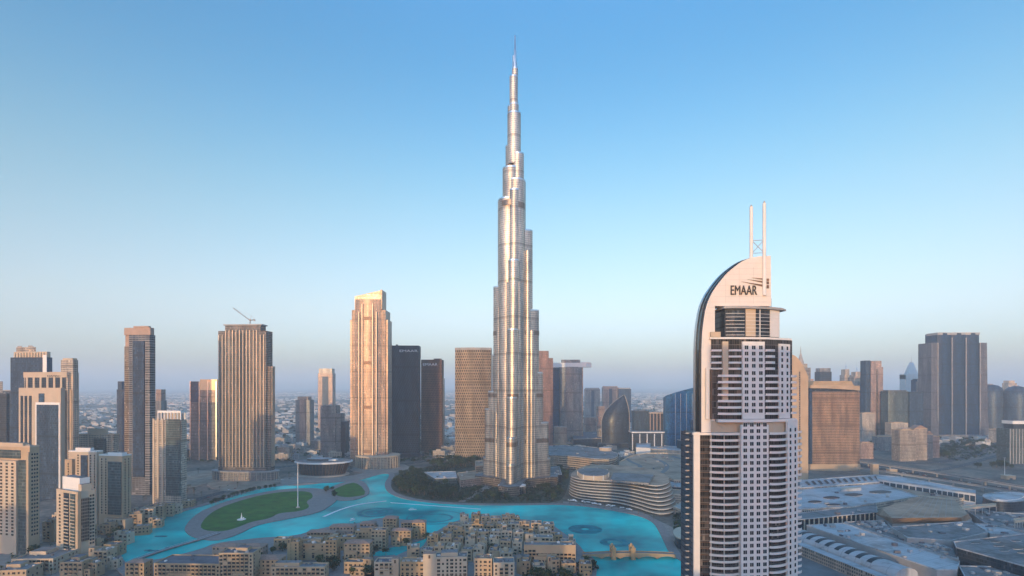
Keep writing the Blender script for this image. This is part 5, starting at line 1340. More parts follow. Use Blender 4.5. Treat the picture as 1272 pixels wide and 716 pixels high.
# ---- flagpole, lawn sculpture
x, y = gp(370, 632); e = thing('flagpole', 'very tall white pole standing on the lawn edge', 'flagpole', x, y, 1.4)
MB().tube([(0, 0, 1.5), (0, 0, 68)], .85, 10, r2=.35).build('pole', [M['white']], e, True); MB().lathe([(3, 0), (2.6, 1.4), (0, 1.5)], 16).build('base', [M['stone']], e); MB().lathe([(.01, 68), (.6, 68.5), (0, 69.2)], 8).build('finial', [M['white']], e)
x, y = gp(300, 647); e = thing('sculpture', 'small white pointed sculpture on a round plinth on the lawn', 'sculpture', x, y, 1.45)
MB().prism(ell(0, 0, 5.6, 5.6, 24), 0, .7).build('plinth', [M['white']], e); MB().lathe([(2.0, .7), (1.2, 2.5), (.5, 6), (.15, 9.5), (0, 9.6)], 10).build('spike', [M['white']], e, True); MB().lathe([(.01, .7), (1.1, .7), (.7, 3.2), (0, 3.4)], 8, 2.6, .5).build('small_spike', [M['white']], e, True)

# ---- shopping mall roofs on the right
def skylight(e, c, quad, z, name='skylight', h=.8, mat='skyl', base='pale'):
    P = [(x-c[0], y-c[1]) for x, y in unz(quad, z)]
    if area(P) < 0: P = P[::-1]
    MB().prism(P, z, z+h, 1, 0).build(name, [M[mat], M[base]], e)
def zz(px): return [(980+a/4.356, 570+b/4.356) for a, b in px]
e, P, c = roofblock('mall_roof', 'pale mall roof pierced by dark oval skylights behind the arched hotel', 'mall roof', zz([(40, 165), (480, 130), (700, 205), (340, 262), (40, 275)]), 16, 'cream', 'pale', plant=5, seed=21)
for q, (a, b, rx, ry) in enumerate([(230, 213, 46, 8), (140, 235, 38, 7), (350, 197, 50, 8), (495, 182, 62, 9), (240, 251, 40, 6)]):
    skylight(e, c, zz([(a+rx*math.cos(k*math.pi/8), b+ry*math.sin(k*math.pi/8)) for k in range(16)]), 16.1, 'oval_skylight')
skylight(e, c, zz([(280, 170), (390, 165), (392, 172), (282, 180)]), 16.1, 'roof_unit', 4, 'cream2')
e, P, c = roofblock('mall_roof', 'far mall roof with row of slanted dark skylight strips below the orange hotel', 'mall roof', zz([(60, 118), (470, 88), (490, 128), (60, 160)]), 18, 'cream', 'pale')
for i in range(12):
    a = 85+i*34; b = 136-i*2.6; skylight(e, c, zz([(a, b-9), (a+14, b-12), (a+34, b+8), (a+20, b+11)]), 18.1, 'skylight_strip')
e, P, c = roofblock('mall_gallery', 'long mall gallery with row of dark windows beside the highway', 'mall', zz([(470, 88), (600, 100), (1010, 172), (1010, 192), (800, 160), (480, 112)]), 20, 'panel', 'pale')
a0, b0 = Vector(unz(zz([(480, 112)]), 20)[0]), Vector(unz(zz([(1010, 192)]), 20)[0])
mid = Vector(unz(zz([(800, 160)]), 20)[0])
for (A, B, n) in ((a0, mid, 9), (mid, b0, 7)):
    d = (B-A); nrm = Vector((d.y, -d.x)).normalized()
    if nrm.y > 0: nrm = -nrm
    for i in range(n):
        p, q = A+d*((i+.08)/n), A+d*((i+.92)/n)
        P4 = [p+nrm*.02, q+nrm*.02, q+nrm*.3, p+nrm*.3]
        MB().prism([(v.x-c[0], v.y-c[1]) for v in P4], 8, 17, 0, 0, bottom=True).build('window', [M['bglass']], e)
roofblock('mall_roof', 'sand grey flat roof terrace in front of the dark windowed gallery', 'mall roof', zz([(500, 122), (800, 172), (990, 205), (900, 222), (690, 200), (540, 150)]), 11, 'cream', 'rooftan', plant=4, seed=22)
# hipped hall
z1, z0 = 24, 14
B = unz(zz([(470, 300), (700, 212), (905, 232), (990, 322), (940, 345), (560, 352)]), z0); Tp = unz(zz([(500, 268), (700, 205), (900, 222), (968, 300), (930, 318), (560, 322)]), z1)
ax, ay = B[0]
e = thing('mall_hall', 'large pale tan hipped hall roof in the middle of the mall', 'mall roof', ax, ay)
sh = lambda P: [(x-ax, y-ay) for x, y in P]
Bc, Tc = sh(B), sh(Tp)
MB().prism(Bc, 0, z0, 0, 1).build('walls', [M['greyc'], M['roofgrey']], e)
MB().prism(Bc, z0+.02, z1, 0, 1, top=Tc).build('hipped_roof', [M['rooftan'], M['rooftan']], e)
for i in range(1, 9):
    a_, b_ = Vector(Tc[1]).lerp(Vector(Tc[2]), i/9), Vector(Tc[5]).lerp(Vector(Tc[4]), i/9)
    MB().tube([(a_.x, a_.y, z1+.1), (b_.x, b_.y, z1+.05)], .14, 4).build('ridge_rib', [M['greyc']], e)
for (nm, lab, px, z, wl, rf, pl, sd) in (
    ('mall_roof', 'blue grey flat mall roof left of the tan hipped hall', [(30, 300), (470, 245), (480, 292), (80, 330), (30, 335)], 15, 'dglass', 'roofgrey', 2, 23),
    ('mall_roof', 'long pale slab roof sweeping down towards the bottom edge', [(95, 362), (300, 350), (560, 440), (925, 558), (910, 604), (800, 606)], 15, 'greyc', 'pale', 9, 24),
    ('mall_roof', 'cluttered service roof packed with air units beside the long pale slab', [(300, 345), (520, 335), (560, 375), (760, 440), (905, 500), (920, 548), (570, 436)], 13, 'greyc', 'roofgrey', 40, 25),
    ('mall_roof', 'grey mall roof slab in front of the tan hipped hall', [(550, 372), (985, 340), (1080, 400), (880, 446), (640, 430)], 18, 'greyc', 'roofgrey', 5, 26),
    ('mall_roof', 'pale sloping mall roof wedge right of centre', [(990, 352), (1120, 362), (1272, 408), (1272, 414), (1090, 410)], 17, 'greyc', 'pale', 3, 27),
    ('mall_roof', 'wide grey roof with small oval skylights above a dark glazed front at right', [(890, 452), (1272, 408), (1420, 420), (1420, 590), (1272, 585), (905, 484)], 22, 'dark', 'roofgrey', 0, 28),
    ('mall_roof', 'low dark roof in the bottom right corner of the mall', [(918, 582), (1272, 590), (1420, 620), (1420, 700), (960, 660)], 13, 'dark', 'roofgrey', 14, 29),
    ('mall_roof', 'flat cluttered roof strip under the round station roof', [(960, 282), (1272, 300), (1400, 330), (1400, 400), (1272, 395), (1060, 350)], 14, 'greyc', 'roofgrey', 18, 30),
    ('mall_canopy', 'thin sunlit canopy strip right of the tan hipped hall', [(920, 258), (1120, 244), (1122, 252), (930, 272)], 24, 'cream2', 'cream2', 0, 31),
    ('mall_canopy', 'small lit canopy strip at the right edge of the mall', [(1215, 328), (1290, 320), (1290, 332), (1222, 340)], 22, 'cream2', 'cream2', 0, 32)):
    e, P, c = roofblock(nm, lab, 'mall roof' if nm == 'mall_roof' else 'canopy', zz(px), z, wl, rf, plant=pl, seed=sd, z0=(z-2 if nm == 'mall_canopy' else 0))
    if nm == 'mall_canopy':
        for i in range(6):
            k = i/5; q = P[0]; r_ = P[1]; MB().prism(ell(q[0]+(r_[0]-q[0])*k, q[1]+(r_[1]-q[1])*k, .5, .5, 6), 0, z-2).build('column', [M['greyc']], e)
    if sd == 28:
        for (a, b) in ((1010, 456), (1115, 450), (1135, 472), (1165, 498), (1230, 445), (1240, 488), (1265, 508)):
            skylight(e, c, zz([(a+30*math.cos(k*math.pi/6), b+5*math.sin(k*math.pi/6)) for k in range(12)]), 22.1, 'oval_skylight', .6)
    if sd == 23:
        p0, p1 = unz(zz([(80, 330), (478, 292)]), 15); d = Vector(p1)-Vector(p0)
        for i in range(16):
            a = Vector(p0)+d*(i/16); b = Vector(p0)+d*((i+.25)/16); nn = Vector((d.y, -d.x)).normalized()*.5
            if nn.y > 0: nn = -nn
            MB().prism([(v.x-c[0], v.y-c[1]) for v in (a, b, b+nn, a+nn)], 0, 15, 0, 0, bottom=True).build('pier', [M['cream2']], e)
# barrel vault with nine dark ribs of glass
p0, p1 = Vector(unz(zz([(62, 395)]), 12)[0]), Vector(unz(zz([(700, 628)]), 12)[0])
d = (p1-p0); ln_ = d.length; ux = d.normalized(); vx = Vector((-ux.y, ux.x)); vx = vx if vx.y < 0 else -vx   # towards the viewer
e = thing('vaulted_mall_roof', 'barrel vaulted mall roof with nine dark glazed ribs near bottom edge', 'mall roof', p0.x, p0.y)
wv, hv, n = 26.0, 7.0, 12
cs = [(wv*.5*(1-math.cos(math.pi*i/n)), 12+hv*math.sin(math.pi*i/n)) for i in range(n+1)]
mb = MB()
at = lambda s_, q, lift=0: (ux.x*s_+vx.x*q[0], ux.y*s_+vx.y*q[0], q[1]+lift)
for i in range(n):
    mb.face([at(0, cs[i]), at(ln_, cs[i]), at(ln_, cs[i+1]), at(0, cs[i+1])][::-1])
mb.face([at(0, q) for q in cs]); mb.face([at(ln_, q) for q in cs][::-1])
mb.face([at(0, (0, 0)), at(ln_, (0, 0)), at(ln_, cs[0]), at(0, cs[0])]); mb.face([at(0, (wv, 0)), at(ln_, (wv, 0)), at(ln_, cs[-1]), at(0, cs[-1])][::-1])
mb.face([at(ln_, (0, 0)), at(ln_, (wv, 0)), at(ln_, cs[-1]), at(ln_, cs[0])]); mb.build('vault', [M['pale']], e, True, 50)
for j in range(9):
    s0 = ln_*(.07+.089*j); s1 = s0+ln_*.036; mb = MB()
    for i in range(2, n-2): mb.face([at(s0, cs[i], .25), at(s1, cs[i], .25), at(s1, cs[i+1], .25), at(s0, cs[i+1], .25)][::-1])
    for s_ in (s0, s1):
        for i in range(2, n-2): mb.face([at(s_, cs[i], .25), at(s_, cs[i+1], .25), at(s_, cs[i+1], 0), at(s_, cs[i], 0)])
    mb.build('glazed_rib', [M['skyl']], e)
mb = MB(); P = [(ux.x*s_+vx.x*q, ux.y*s_+vx.y*q) for s_, q in ((-2, wv+.5), (ln_, wv+.5), (ln_, wv+12), (-2, wv+12))]
P = P if area(P) > 0 else P[::-1]
mb.prism(P, 0, 11, 0, 1); mb.build('front_terrace', [FM['beige'], M['pale']], e)
e, P, c = roofblock('round_station', 'round pale station roof with a ring at the right beside the viaduct', 'station', zz([(1035, 200), (1100, 182), (1250, 182), (1330, 200), (1300, 228), (1200, 238), (1080, 228)]), 15, 'dark', 'pale', 2)
MB().prism(offset(P, -9), 15.1, 16.6, 0, 1).build('roof_ring', [M['white'], M['pale']], e, True)
for (px, lab, w, h) in (((1110, 589), 'small sand coloured substation box by the highway', 16, 9), ((1256, 596), 'tan gatehouse box below the highway near right edge', 18, 7), ((1088, 592), 'cream plant house on the far mall roof', 12, 24), ((1008, 584), 'white plant house at the foot of the orange hotel', 20, 12), ((1096, 531), 'grey box building between orange hotel and drum shaped office', 24, 22)):
    x, y = gp(*px); e = thing('small_building', lab, 'building', x, y)
    MB().box(-w/2, w/2, 0, w*.7, 0, h, 0, 1).build('walls', [M['cream'], M['rooftan']], e); MB().box(-w/2-.4, w/2+.4, -.4, w*.7+.4, h, h+.9).build('parapet', [M['cream2']], e); MB().box(-w*.15, w*.15, -.12, -.01, 0, min(3, h*.4)).build('door', [M['dgrey']], e)
x, y = gp(1248, 595); e = thing('lighting_mast', 'tall thin lighting mast beside the highway at right', 'mast', x, y); MB().tube([(0, 0, 0), (0, 0, 42)], .5, 8, r2=.25).build('pole', [M['white']], e); MB().lathe([(.2, 41), (2.2, 41.4), (2.2, 42.2), (0, 42.6)], 10).build('lamp_ring', [M['greyc']], e)

# ---- right mid-rise blocks beyond the highway
mids = [(1071, 1087, 514, 530, 1700, 'cream', 'low gold lit block with openings beside the orange hotel'), (1069, 1085, 551, 572, 1330, 'pinkst', 'rose apartment block behind the highway, nearest the orange hotel'),
        (1118, 1138, 535, 575, 1290, 'beige', 'left one of the tall clustered apartment blocks below the drum office'), (1136, 1152, 533, 572, 1310, 'beige', 'gabled apartment block in the middle of the cluster below the drum office'),
        (1152, 1159, 540, 569, 1330, 'grey', 'narrow grey block between the gabled and the sunlit apartment blocks'), (1158, 1167, 543, 568, 1350, 'pinkst', 'sunlit rose apartment block at the right end of the cluster'),
        (1090, 1117, 543, 560, 1500, 'grey', 'low grey apartment block left of the clustered blocks'), (1107, 1128, 526, 545, 1650, 'cream', 'pale stepped block at the foot of the drum office'), (1238, 1256, 534, 545, 1700, 'cream', 'low pale parking block by the right road'),
        (1000, 1010, 535, 560, 1500, 'beige', 'small beige block between the arched and orange hotels'), (1152, 1156, 500, 530, 1900, 'pinkst', 'slim rose block at left foot of the wide blue tower')]
for i, (a, b, top, bot, d, mat, lab) in enumerate(mids):
    t = T('apartment_block', lab, 'building', d, (a, b), D=26, yaw=[-3, 2, 5][i % 3]); W = t.W
    t.box('body', 0, W, 0, t.D, 0, t.z(top), FM[mat], M['rooftan']); t.box('penthouse', W*.2, W*.75, 4, 20, t.z(top), t.z(top)+4, M['pink' if mat == 'pinkst' else 'cream']); t.parapet(0, W, 0, t.D, t.z(top), 1.4, M['cream'])
    if 'gabled' in lab: t.build('gable_roof', MB().prism([(1, 1), (W-1, 1), (W-1, 22), (1, 22)], t.z(top)+1.5, t.z(top)+9, 0, 0, top=[(W*.48, 1), (W*.52, 1), (W*.52, 22), (W*.48, 22)]), [M['tile']])

def loggia_mesh():
    mb = MB(); w, h = 3.0, 2.5
    mb.face([(-w/2, -.03, 0), (w/2, -.03, 0), (w/2, -.03, h), (-w/2, -.03, h)], None, 1)
    mb.box(-w/2-.2, w/2+.2, -1.2, -.02, -.35, .0); mb.box(-w/2-.2, w/2+.2, -1.2, -1.05, .0, .85); mb.box(-w/2-.25, w/2+.25, -.5, -.02, h, h+.3)
    for x in (-w/2-.2, w/2): mb.box(x, x+.2, -.4, -.02, 0, h)
    return mb.mesh('loggia', [M['sand'], M['dglass']])
WIN['log'] = loggia_mesh()
# ---- old town: dense sandstone blocks on the two tongues of land
OT_ROOF = {'flat': 'grey roof', 'tile': 'tile roof', 'dark': 'dark terrace', 'dome': 'dome', 'tower': 'wind tower', 'tan': 'tan roof'}
def house(px, py, wpx, hpx, roof, wall, label, dep=None, rz=0.0, nx=None, arch=False, group='old town houses', seed=0):
    x, y = gp(px, py, 1.6); s_ = y/F; w = wpx*s_; h = hpx*s_*1.02
    dp = dep or w*.8; r = random.Random(seed*31+7)
    e = thing('old_town_house', label, 'house', x, y, 1.6, rz, group); e['_w'] = 0
    del e['_w']
    rm = {'flat': 'roofgrey', 'tile': 'tile', 'dark': 'roofdark', 'dome': 'rooftan', 'tower': 'roofgrey', 'tan': 'rooftan'}[roof]
    x0, x1 = -w/2, w/2
    MB().box(x0, x1, 0, dp, -1.5, h, 0, 1).build('walls', [M[wall], M[rm]], e)
    # a lower front wing or a taller rear block gives the stepped outline
    k = r.random()
    if roof == 'tile':
        MB().prism([(x0-.6, -.6), (x1+.6, -.6), (x1+.6, dp+.6), (x0-.6, dp+.6)], h+.02, h+min(w, dp)*.17, 0, 0, bottom=True, top=[(x0+w*.3, dp*.42), (x1-w*.3, dp*.42), (x1-w*.3, dp*.58), (x0+w*.3, dp*.58)]).build('hipped_roof', [M['tile']], e)
    else:
        mb = MB(); t_ = .45; ph = 1.1
        mb.box(x0-.12, x1+.12, -.12, t_, h, h+ph); mb.box(x0-.12, x1+.12, dp-t_, dp+.12, h, h+ph); mb.box(x0-.12, x0+t_, t_, dp-t_, h, h+ph); mb.box(x1-t_, x1+.12, t_, dp-t_, h, h+ph)
        mb.build('parapet', [M[wall]], e)
        for q in range(r.randint(3, 8)):
            bw, bd = r.uniform(1.2, 3.2), r.uniform(1.0, 2.4); bx_, by_ = r.uniform(x0+1, x1-1-bw), r.uniform(1, max(1.1, dp-1-bd))
            MB().box(bx_, bx_+bw, by_, by_+bd, h, h+r.uniform(.8, 1.9)).build('roof_unit', [M[r.choice(['pale', 'greyc', 'white', 'roofdark'])]], e)
        if k < .55 and roof != 'dome':
            a, b = x0+w*r.uniform(0.02, .45), dp*r.uniform(.3, .5); ww = w*r.uniform(.3, .5)
            MB().box(a, a+ww, b, dp-.6, h, h+3.4, 0, 1).build('roof_room', [M[wall], M[rm]], e)
    if roof == 'dome':
        rr = min(w, dp)*.24; MB().lathe([(rr*1.08, h), (rr*1.08, h+1.6), (rr, h+1.7)]+[(rr*math.cos(a*math.pi/12), h+1.7+rr*.9*math.sin(a*math.pi/12)) for a in range(1, 7)], 14, 0, dp*.5).build('dome', [M['cream']], e, True, 60)
    if roof == 'tower':
        a = x0+w*r.uniform(.1, .6); tw = 4.6
        mb = MB().box(a, a+tw, .6, .6+tw, h, h+6.5).box(a-.4, a+tw+.4, .2, 1+tw, h+6.5, h+7.3); mb.build('wind_tower', [M[wall]], e)
        mb = MB()
        for q in range(3): mb.box(a+.5+q*1.3, a+1.3+q*1.3, .55, .59, h+2.2, h+5.6)
        mb.build('tower_slots', [M['dglass']], e)
    nf = max(1, int((h-.6)/3.4)); nc = nx or max(2, int(w/3.9)); cnt = 0
    loggia = r.random() < .55 and nc > 2 and not arch
    if r.random() < .6 and h > 9 and not arch:      # a lower front wing with its own roof terrace
        fa = x0+w*r.uniform(0, .45); fb = min(x1, fa+w*r.uniform(.35, .55)); fh_ = h*r.uniform(.4, .7); fd = r.uniform(3, 5.5)
        MB().box(fa, fb, -fd, -.02, -1.5, fh_, 0, 1).build('front_wing', [M[wall], M['rooftan' if r.random() < .5 else 'tile']], e)
        MB().box(fa-.1, fb+.1, -fd-.12, -fd+.3, fh_, fh_+1.0).build('parapet', [M[wall]], e)
        m_ = max(1, int((fb-fa)/3.6))
        for q in range(max(1, int(fh_/3.4))):
            for i in range(m_): place(WIN['wides'] if (i+q) % 2 else WIN['sqs'], 'window', e, (fa+(fb-fa)*(i+.5)/m_, -fd, .8+q*3.4), 0); cnt += 1
    if r.random() < .5 and roof in ('flat', 'dark', 'tan') and w > 9:   # a taller corner block
        ca = x0 if r.random() < .5 else x1-w*.28; MB().box(ca-.15, ca+w*.28+.15, -.4, dp*.5, 0, h+4.2, 0, 1).build('corner_block', [M[wall], M['tile' if r.random() < .6 else 'rooftan']], e)
        place(WIN['tall'], 'window', e, (ca+w*.14, -.4, h), 0); cnt += 1
    for j in range(nf-1, -1, -1):
        zz_ = h-3.0-j*((h-1.2)/nf)
        if zz_ < .3: zz_ = .3
        for i in range(nc):
            xx = x0+w*(i+.5)/nc
            if r.random() < .07 or cnt >= 70: continue
            if arch and j == nf-1: me, nm = WIN['arch'], 'arched_opening'
            elif loggia and 0 < i < nc-1: me, nm = WIN['log'], 'loggia'
            else:
                me, nm = (WIN['wides'], 'window') if (i+seed) % 3 == 0 else (WIN['sqs'], 'window')
            place(me, nm, e, (xx, 0, zz_), 0); cnt += 1
    if abs(px-CX) > 40:
        side = 'R' if px < CX else 'L'; xs = x1 if side == 'R' else x0; ns = max(1, int(dp/4.5))
        for j in range(nf):
            for i in range(ns):
                if r.random() < .2 or cnt > 80: continue
                place(WIN['sqs'], 'window', e, (xs, dp*(i+.5)/ns, max(.3, h-3.0-j*((h-1.2)/nf))), ROT[side]); cnt += 1
    if r.random() < .45:
        z = 3.0+3.4*r.randint(0, max(0, nf-2)); a = x0+w*r.uniform(.05, .5)
        if z+1.2 < h: MB().box(a, a+w*.36, -1.5, -.26, z, z+1.15).build('balcony', [M[wall]], e)
    return e
hand = [  # px, base py, width px, height px, roof, wall, dep, label
 (167, 722, 24, 22, 'tile', 'sand2', 12, 'ochre corner house with orange tile roof at the lower left of the old town'),
 (232, 722, 84, 20, 'dark', 'sand', 26, 'long dark roofed old town range with deep balcony bays at the lower left'),
 (293, 722, 42, 33, 'dark', 'cream', 16, 'tall grey windowed old town block with dark roof terrace, right of the long range'),
 (280, 694, 34, 14, 'tile', 'pink', 14, 'rose house with tile roof at the water behind the tall grey block'),
 (313, 692, 26, 12, 'tile', 'pink', 13, 'low rose pavilion with hipped tile roof by the water'),
 (330, 716, 34, 20, 'tile', 'sand', 15, 'sand house with tile roof left of the square tower house'),
 (364, 700, 14, 25, 'tan', 'sand2', 11, 'square ochre tower house, left of the arcade'),
 (389, 696, 34, 19, 'tan', 'sand', 14, 'arcaded range with three dark arches between two square tower houses'),
 (411, 699, 14, 26, 'tan', 'sand2', 11, 'square ochre tower house, right of the arcade'),
 (443, 699, 32, 23, 'tile', 'sand', 14, 'sand house with low pitched tile roof facing the creek'),
 (444, 713, 34, 13, 'flat', 'sand', 10, 'low pinkish terrace house in front of the low pitched roof'),
 (398, 674, 34, 12, 'tile', 'pink', 12, 'low rose tile roofed house at the left water edge of old town'),
 (424, 668, 30, 13, 'tile', 'pink', 13, 'rose house with red tile roof behind the square tower houses'),
 (452, 678, 22, 17, 'dark', 'sand', 12, 'sand block with dark pitched roof near the creek bend'),
 (470, 682, 18, 22, 'flat', 'cream', 12, 'cream creek block with stacked balconies'),
 (484, 664, 17, 19, 'tile', 'sand', 13, 'square tower house with red tile roof at the creek top'),
 (498, 677, 24, 17, 'tile', 'sand', 12, 'dark roofed creek house with two rows of windows'),
 (520, 669, 16, 19, 'tile', 'sand2', 13, 'ochre end house on the creek mouth'),
 (370, 722, 66, 16, 'flat', 'cream', 12, 'long low cream roofed range at the bottom edge, left of the creek'),
 (512, 722, 30, 22, 'tan', 'sand2', 14, 'ochre three storey house at the bottom, left of the white arcade palace'),
 (553, 722, 54, 28, 'flat', 'cream2', 16, 'pale arcade palace with arched ground floor at bottom centre'),
 (600, 722, 22, 26, 'tan', 'cream', 14, 'cream corner tower right of the arcade palace'),
 (626, 726, 26, 25, 'flat', 'cream2', 16, 'pale block with dark courtyard roof right of the corner tower'),
 (683, 706, 64, 27, 'flat', 'cream', 13, 'long cream four storey hotel block with rows of dark windows near the footbridge'),
 (670, 684, 34, 15, 'flat', 'cream2', 12, 'pale block behind the long four storey hotel block'),
 (706, 690, 18, 16, 'tower', 'cream2', 10, 'white end house with wind tower by the right water edge'),
 (386, 683, 26, 12, 'flat', 'sand', 11, 'flat grey roofed sand house behind the arcade'),
 (432, 684, 20, 15, 'dark', 'sand2', 11, 'ochre house with dark roof terrace behind the low pitched roof'),
 (412, 682, 18, 13, 'tan', 'sand', 10, 'small tan roofed house directly behind the right square tower house'),
 (456, 664, 18, 13, 'tile', 'pink', 11, 'rose tile roofed waterfront house left of the red roofed creek tower'),
 (508, 664, 20, 14, 'tile', 'sand', 11, 'sand tile roofed house on the far creek bank by the lake'),
 (350, 682, 20, 11, 'tan', 'sand', 10, 'low tan roofed house at the water left of the square tower houses'),
 (480, 716, 30, 16, 'dark', 'cream2', 14, 'pale house with dark roof terrace on the near bank of the creek'),
]
for i, (px, py, w, h, rf, wl, dp, lab) in enumerate(hand):
    house(px, py, w, h, rf, wl, lab, dp, R(rnd.uniform(-3, 3)), arch=('arcade' in lab), seed=i+1, nx=3 if 'three dark' in lab else None)
WORDS = ['first', 'second', 'third', 'fourth', 'fifth', 'sixth', 'seventh', 'eighth', 'ninth', 'tenth', 'eleventh', 'twelfth', 'thirteenth', 'fourteenth']
ROWN = ['in the waterfront row of right old town', 'in second row of right old town', 'in third row of right old town', 'in middle row of right old town', 'in row behind arcade palace', 'in bottom row of right old town']
rowspec = [(658, 572, 648, 6), (667, 556, 690, 9), (676, 545, 700, 10), (686, 530, 650, 8), (698, 506, 652, 9), (712, 640, 735, 5)]
WN = {'cream': 'cream', 'cream2': 'pale', 'sand': 'sand', 'sand2': 'ochre'}
k = 100
for ri, (by_, xa, xb, n) in enumerate(rowspec):
    for i in range(n):
        px = xa+(xb-xa)*(i+.5)/n+rnd.uniform(-2, 2); w = (xb-xa)/n*rnd.uniform(.78, 1.02)
        if 640 < px < 722 and by_ > 690 and by_ < 710: continue
        rf = rnd.choice(['flat', 'flat', 'tan', 'dark', 'dome', 'tower', 'flat', 'tan']); wl = rnd.choice(['cream', 'cream2', 'sand', 'cream2', 'cream', 'sand2'])
        h = rnd.uniform(11, 17) if ri < 5 else rnd.uniform(9, 14)
        house(px, by_+rnd.uniform(-2, 2), w, h, rf, wl, f'{WN[wl]} house with {OT_ROOF[rf]}, {WORDS[i]} from left {ROWN[ri]}', rnd.uniform(11, 15), R(rnd.uniform(-9, 9)), seed=k); k += 1
# ---- cream villas and podium blocks along the left lake road
vil = [(168, 655, 14, 15), (182, 651, 14, 17), (195, 646, 14, 16), (208, 641, 12, 12), (220, 637, 9, 8), (176, 664, 16, 9), (193, 655, 14, 8), (150, 676, 16, 11), (138, 690, 18, 12), (122, 700, 22, 14), (40, 712, 50, 16), (88, 718, 28, 18), (14, 724, 34, 14), (140, 706, 12, 9), (112, 715, 16, 14), (60, 672, 16, 22), (70, 655, 12, 14)]
vil += [(100, 668, 18, 12), (112, 684, 16, 10), (54, 698, 20, 10), (130, 662, 14, 9), (186, 638, 14, 8), (172, 644, 12, 9), (232, 630, 12, 7)]
VW = ['standing at the lake bend, leftmost of the bright ones', 'with three stepped floors above the lake road', 'right of the stepped one above the lake road', 'near the grey green tower foot', 'smallest, at the right end of the lake road row', 'low, on the inner side of the lake road', 'low and flat, second on the inner side of the lake road', 'beside the arched podium', 'left of the road bend at the lake tip', 'between the narrow tower and the lake tip', 'wide and low at the bottom left, under the cut off tower', 'at the foot of the narrow tower, towards the left', 'in the bottom left corner', 'tiny, right beside the lake tip', 'right of the foot of the narrow tower', 'squeezed between the two nearest towers', 'far one squeezed behind the two nearest towers', 'behind the narrow tower, left of the arched podium', 'right behind the narrow tower foot', 'in front of the cut off tower foot', 'left of the arched podium entrance', 'in the back row of the lake road, second from the right', 'in the back row of the lake road, behind the stepped villa', 'last and lowest towards the pinstriped tower']
for i, (px, py, w, h) in enumerate(vil):
    e = house(px, py, w, h, ['flat', 'tan', 'flat', 'dark'][i % 4], ['cream', 'cream2', 'sand'][i % 3], f'{["cream", "pale", "sand"][i % 3]} villa {VW[i]}', None, R(20 if i < 7 else rnd.uniform(-8, 8)), group='villas along the left shore', seed=300+i)
    e.name = 'villa'
# ---- more mid-rise blocks seen between the big towers
for i, (a, b, top, d, mat, lab) in enumerate([
    (688, 704, 531, 1620, 'beige', 'low beige block under the cantilevered sky deck towers'), (706, 724, 526, 1750, 'grey', 'grey mid-rise block right of the sky deck towers'),
    (727, 741, 519, 1950, 'pinkst', 'rose mid-rise block at the foot of the hazy twin towers'), (786, 800, 524, 1820, 'blue', 'blue glass mid-rise left of the white portal block'),
    (744, 752, 534, 1660, 'cream', 'small cream block beside the sail shaped tower podium'), (846, 862, 548, 1420, 'dark', 'dark block in front of the cobalt tower, beside the arched hotel'),
    (200, 214, 551, 1420, 'grey', 'grey block between the rose crowned tower and the gridded office tower'), (216, 232, 560, 1300, 'beige', 'low beige block behind the grey green tower'),
    (344, 360, 556, 1380, 'beige', 'low beige block right of the pinstriped tower'), (386, 398, 548, 1480, 'grey', 'grey mid-rise block left of the stepped slab tower'),
    (548, 564, 556, 1400, 'grey', 'low grey block between the copper and bronze lattice towers'), (100, 116, 556, 1150, 'dark', 'dark block behind the twin cream towers, left one'),
    (120, 140, 566, 1080, 'grey', 'grey block behind the twin cream towers, right one')]):
    t = T('mid_rise_block', lab, 'building', d, (a, b), D=28, yaw=[-4, 3, 6][i % 3]); W = t.W
    t.box('body', 0, W, 0, t.D, 0, t.z(top), FM[mat], M['roofgrey']); t.parapet(0, W, 0, t.D, t.z(top), 1.4, M['greyc']); t.plant(2, W-2, 3, t.D-3, t.z(top), 3, i+50); t.box('podium', -4, W+5, -5, t.D, 0, 7, M['sand'], M['rooftan'])
# ================================================================ TREES, FAR DISTRICT
def leaf_mat(name, c):
    m, nt, p = _nt(name)
    oi = nt.nodes.new('ShaderNodeObjectInfo')
    f = _noise(nt, .6, 4)
    a = _ramp(nt, f, [(.3, tuple(x*.55 for x in c)), (.55, c), (.75, (c[0]*1.7, c[1]*1.5, c[2]*1.2))])
    k = _ramp(nt, oi.outputs['Random'], [(0, (.6, .7, .7)), (.6, (1.2, 1.15, 1.0)), (1, (2.1, 1.7, 1.1))])
    nt.links.new(_mix(nt, 1.0, a, k, 'MULTIPLY'), p.inputs['Base Color'])
    p.inputs['Roughness'].default_value = .85; p.inputs['Specular IOR Level'].default_value = .2
    return m
M['leaf'] = leaf_mat('tree_leaves', (.026, .046, .021)); M['palm'] = leaf_mat('palm_fronds', (.035, .055, .025))
def crown_mesh(seed, rx, rz, z0, n=340, nm='crown'):
    r = random.Random(seed); mb = MB()
    lobes = [(r.uniform(-.5, .5)*rx, r.uniform(-.5, .5)*rx, z0+rz*r.uniform(.5, 1.3), r.uniform(.45, .75)*rx) for _ in range(7)]
    for i in range(n):
        lx_, ly, lz, lr = r.choice(lobes)
        v = Vector((r.gauss(0, 1), r.gauss(0, 1), r.gauss(0, 1))).normalized()*lr*r.uniform(.55, 1.05); v.z *= .8
        c_ = Vector((lx_, ly, lz))+v; s_ = r.uniform(.28, .62)
        a = Vector((r.gauss(0, 1), r.gauss(0, 1), r.gauss(0, .7))).normalized(); b = a.cross(Vector((r.gauss(0, 1), r.gauss(0, 1), r.gauss(0, 1)))).normalized()
        mb.face([c_-a*s_-b*s_*.6, c_+a*s_-b*s_*.6, c_+a*s_+b*s_*.6, c_-a*s_+b*s_*.6])
    return mb.mesh(nm, [M['leaf']])
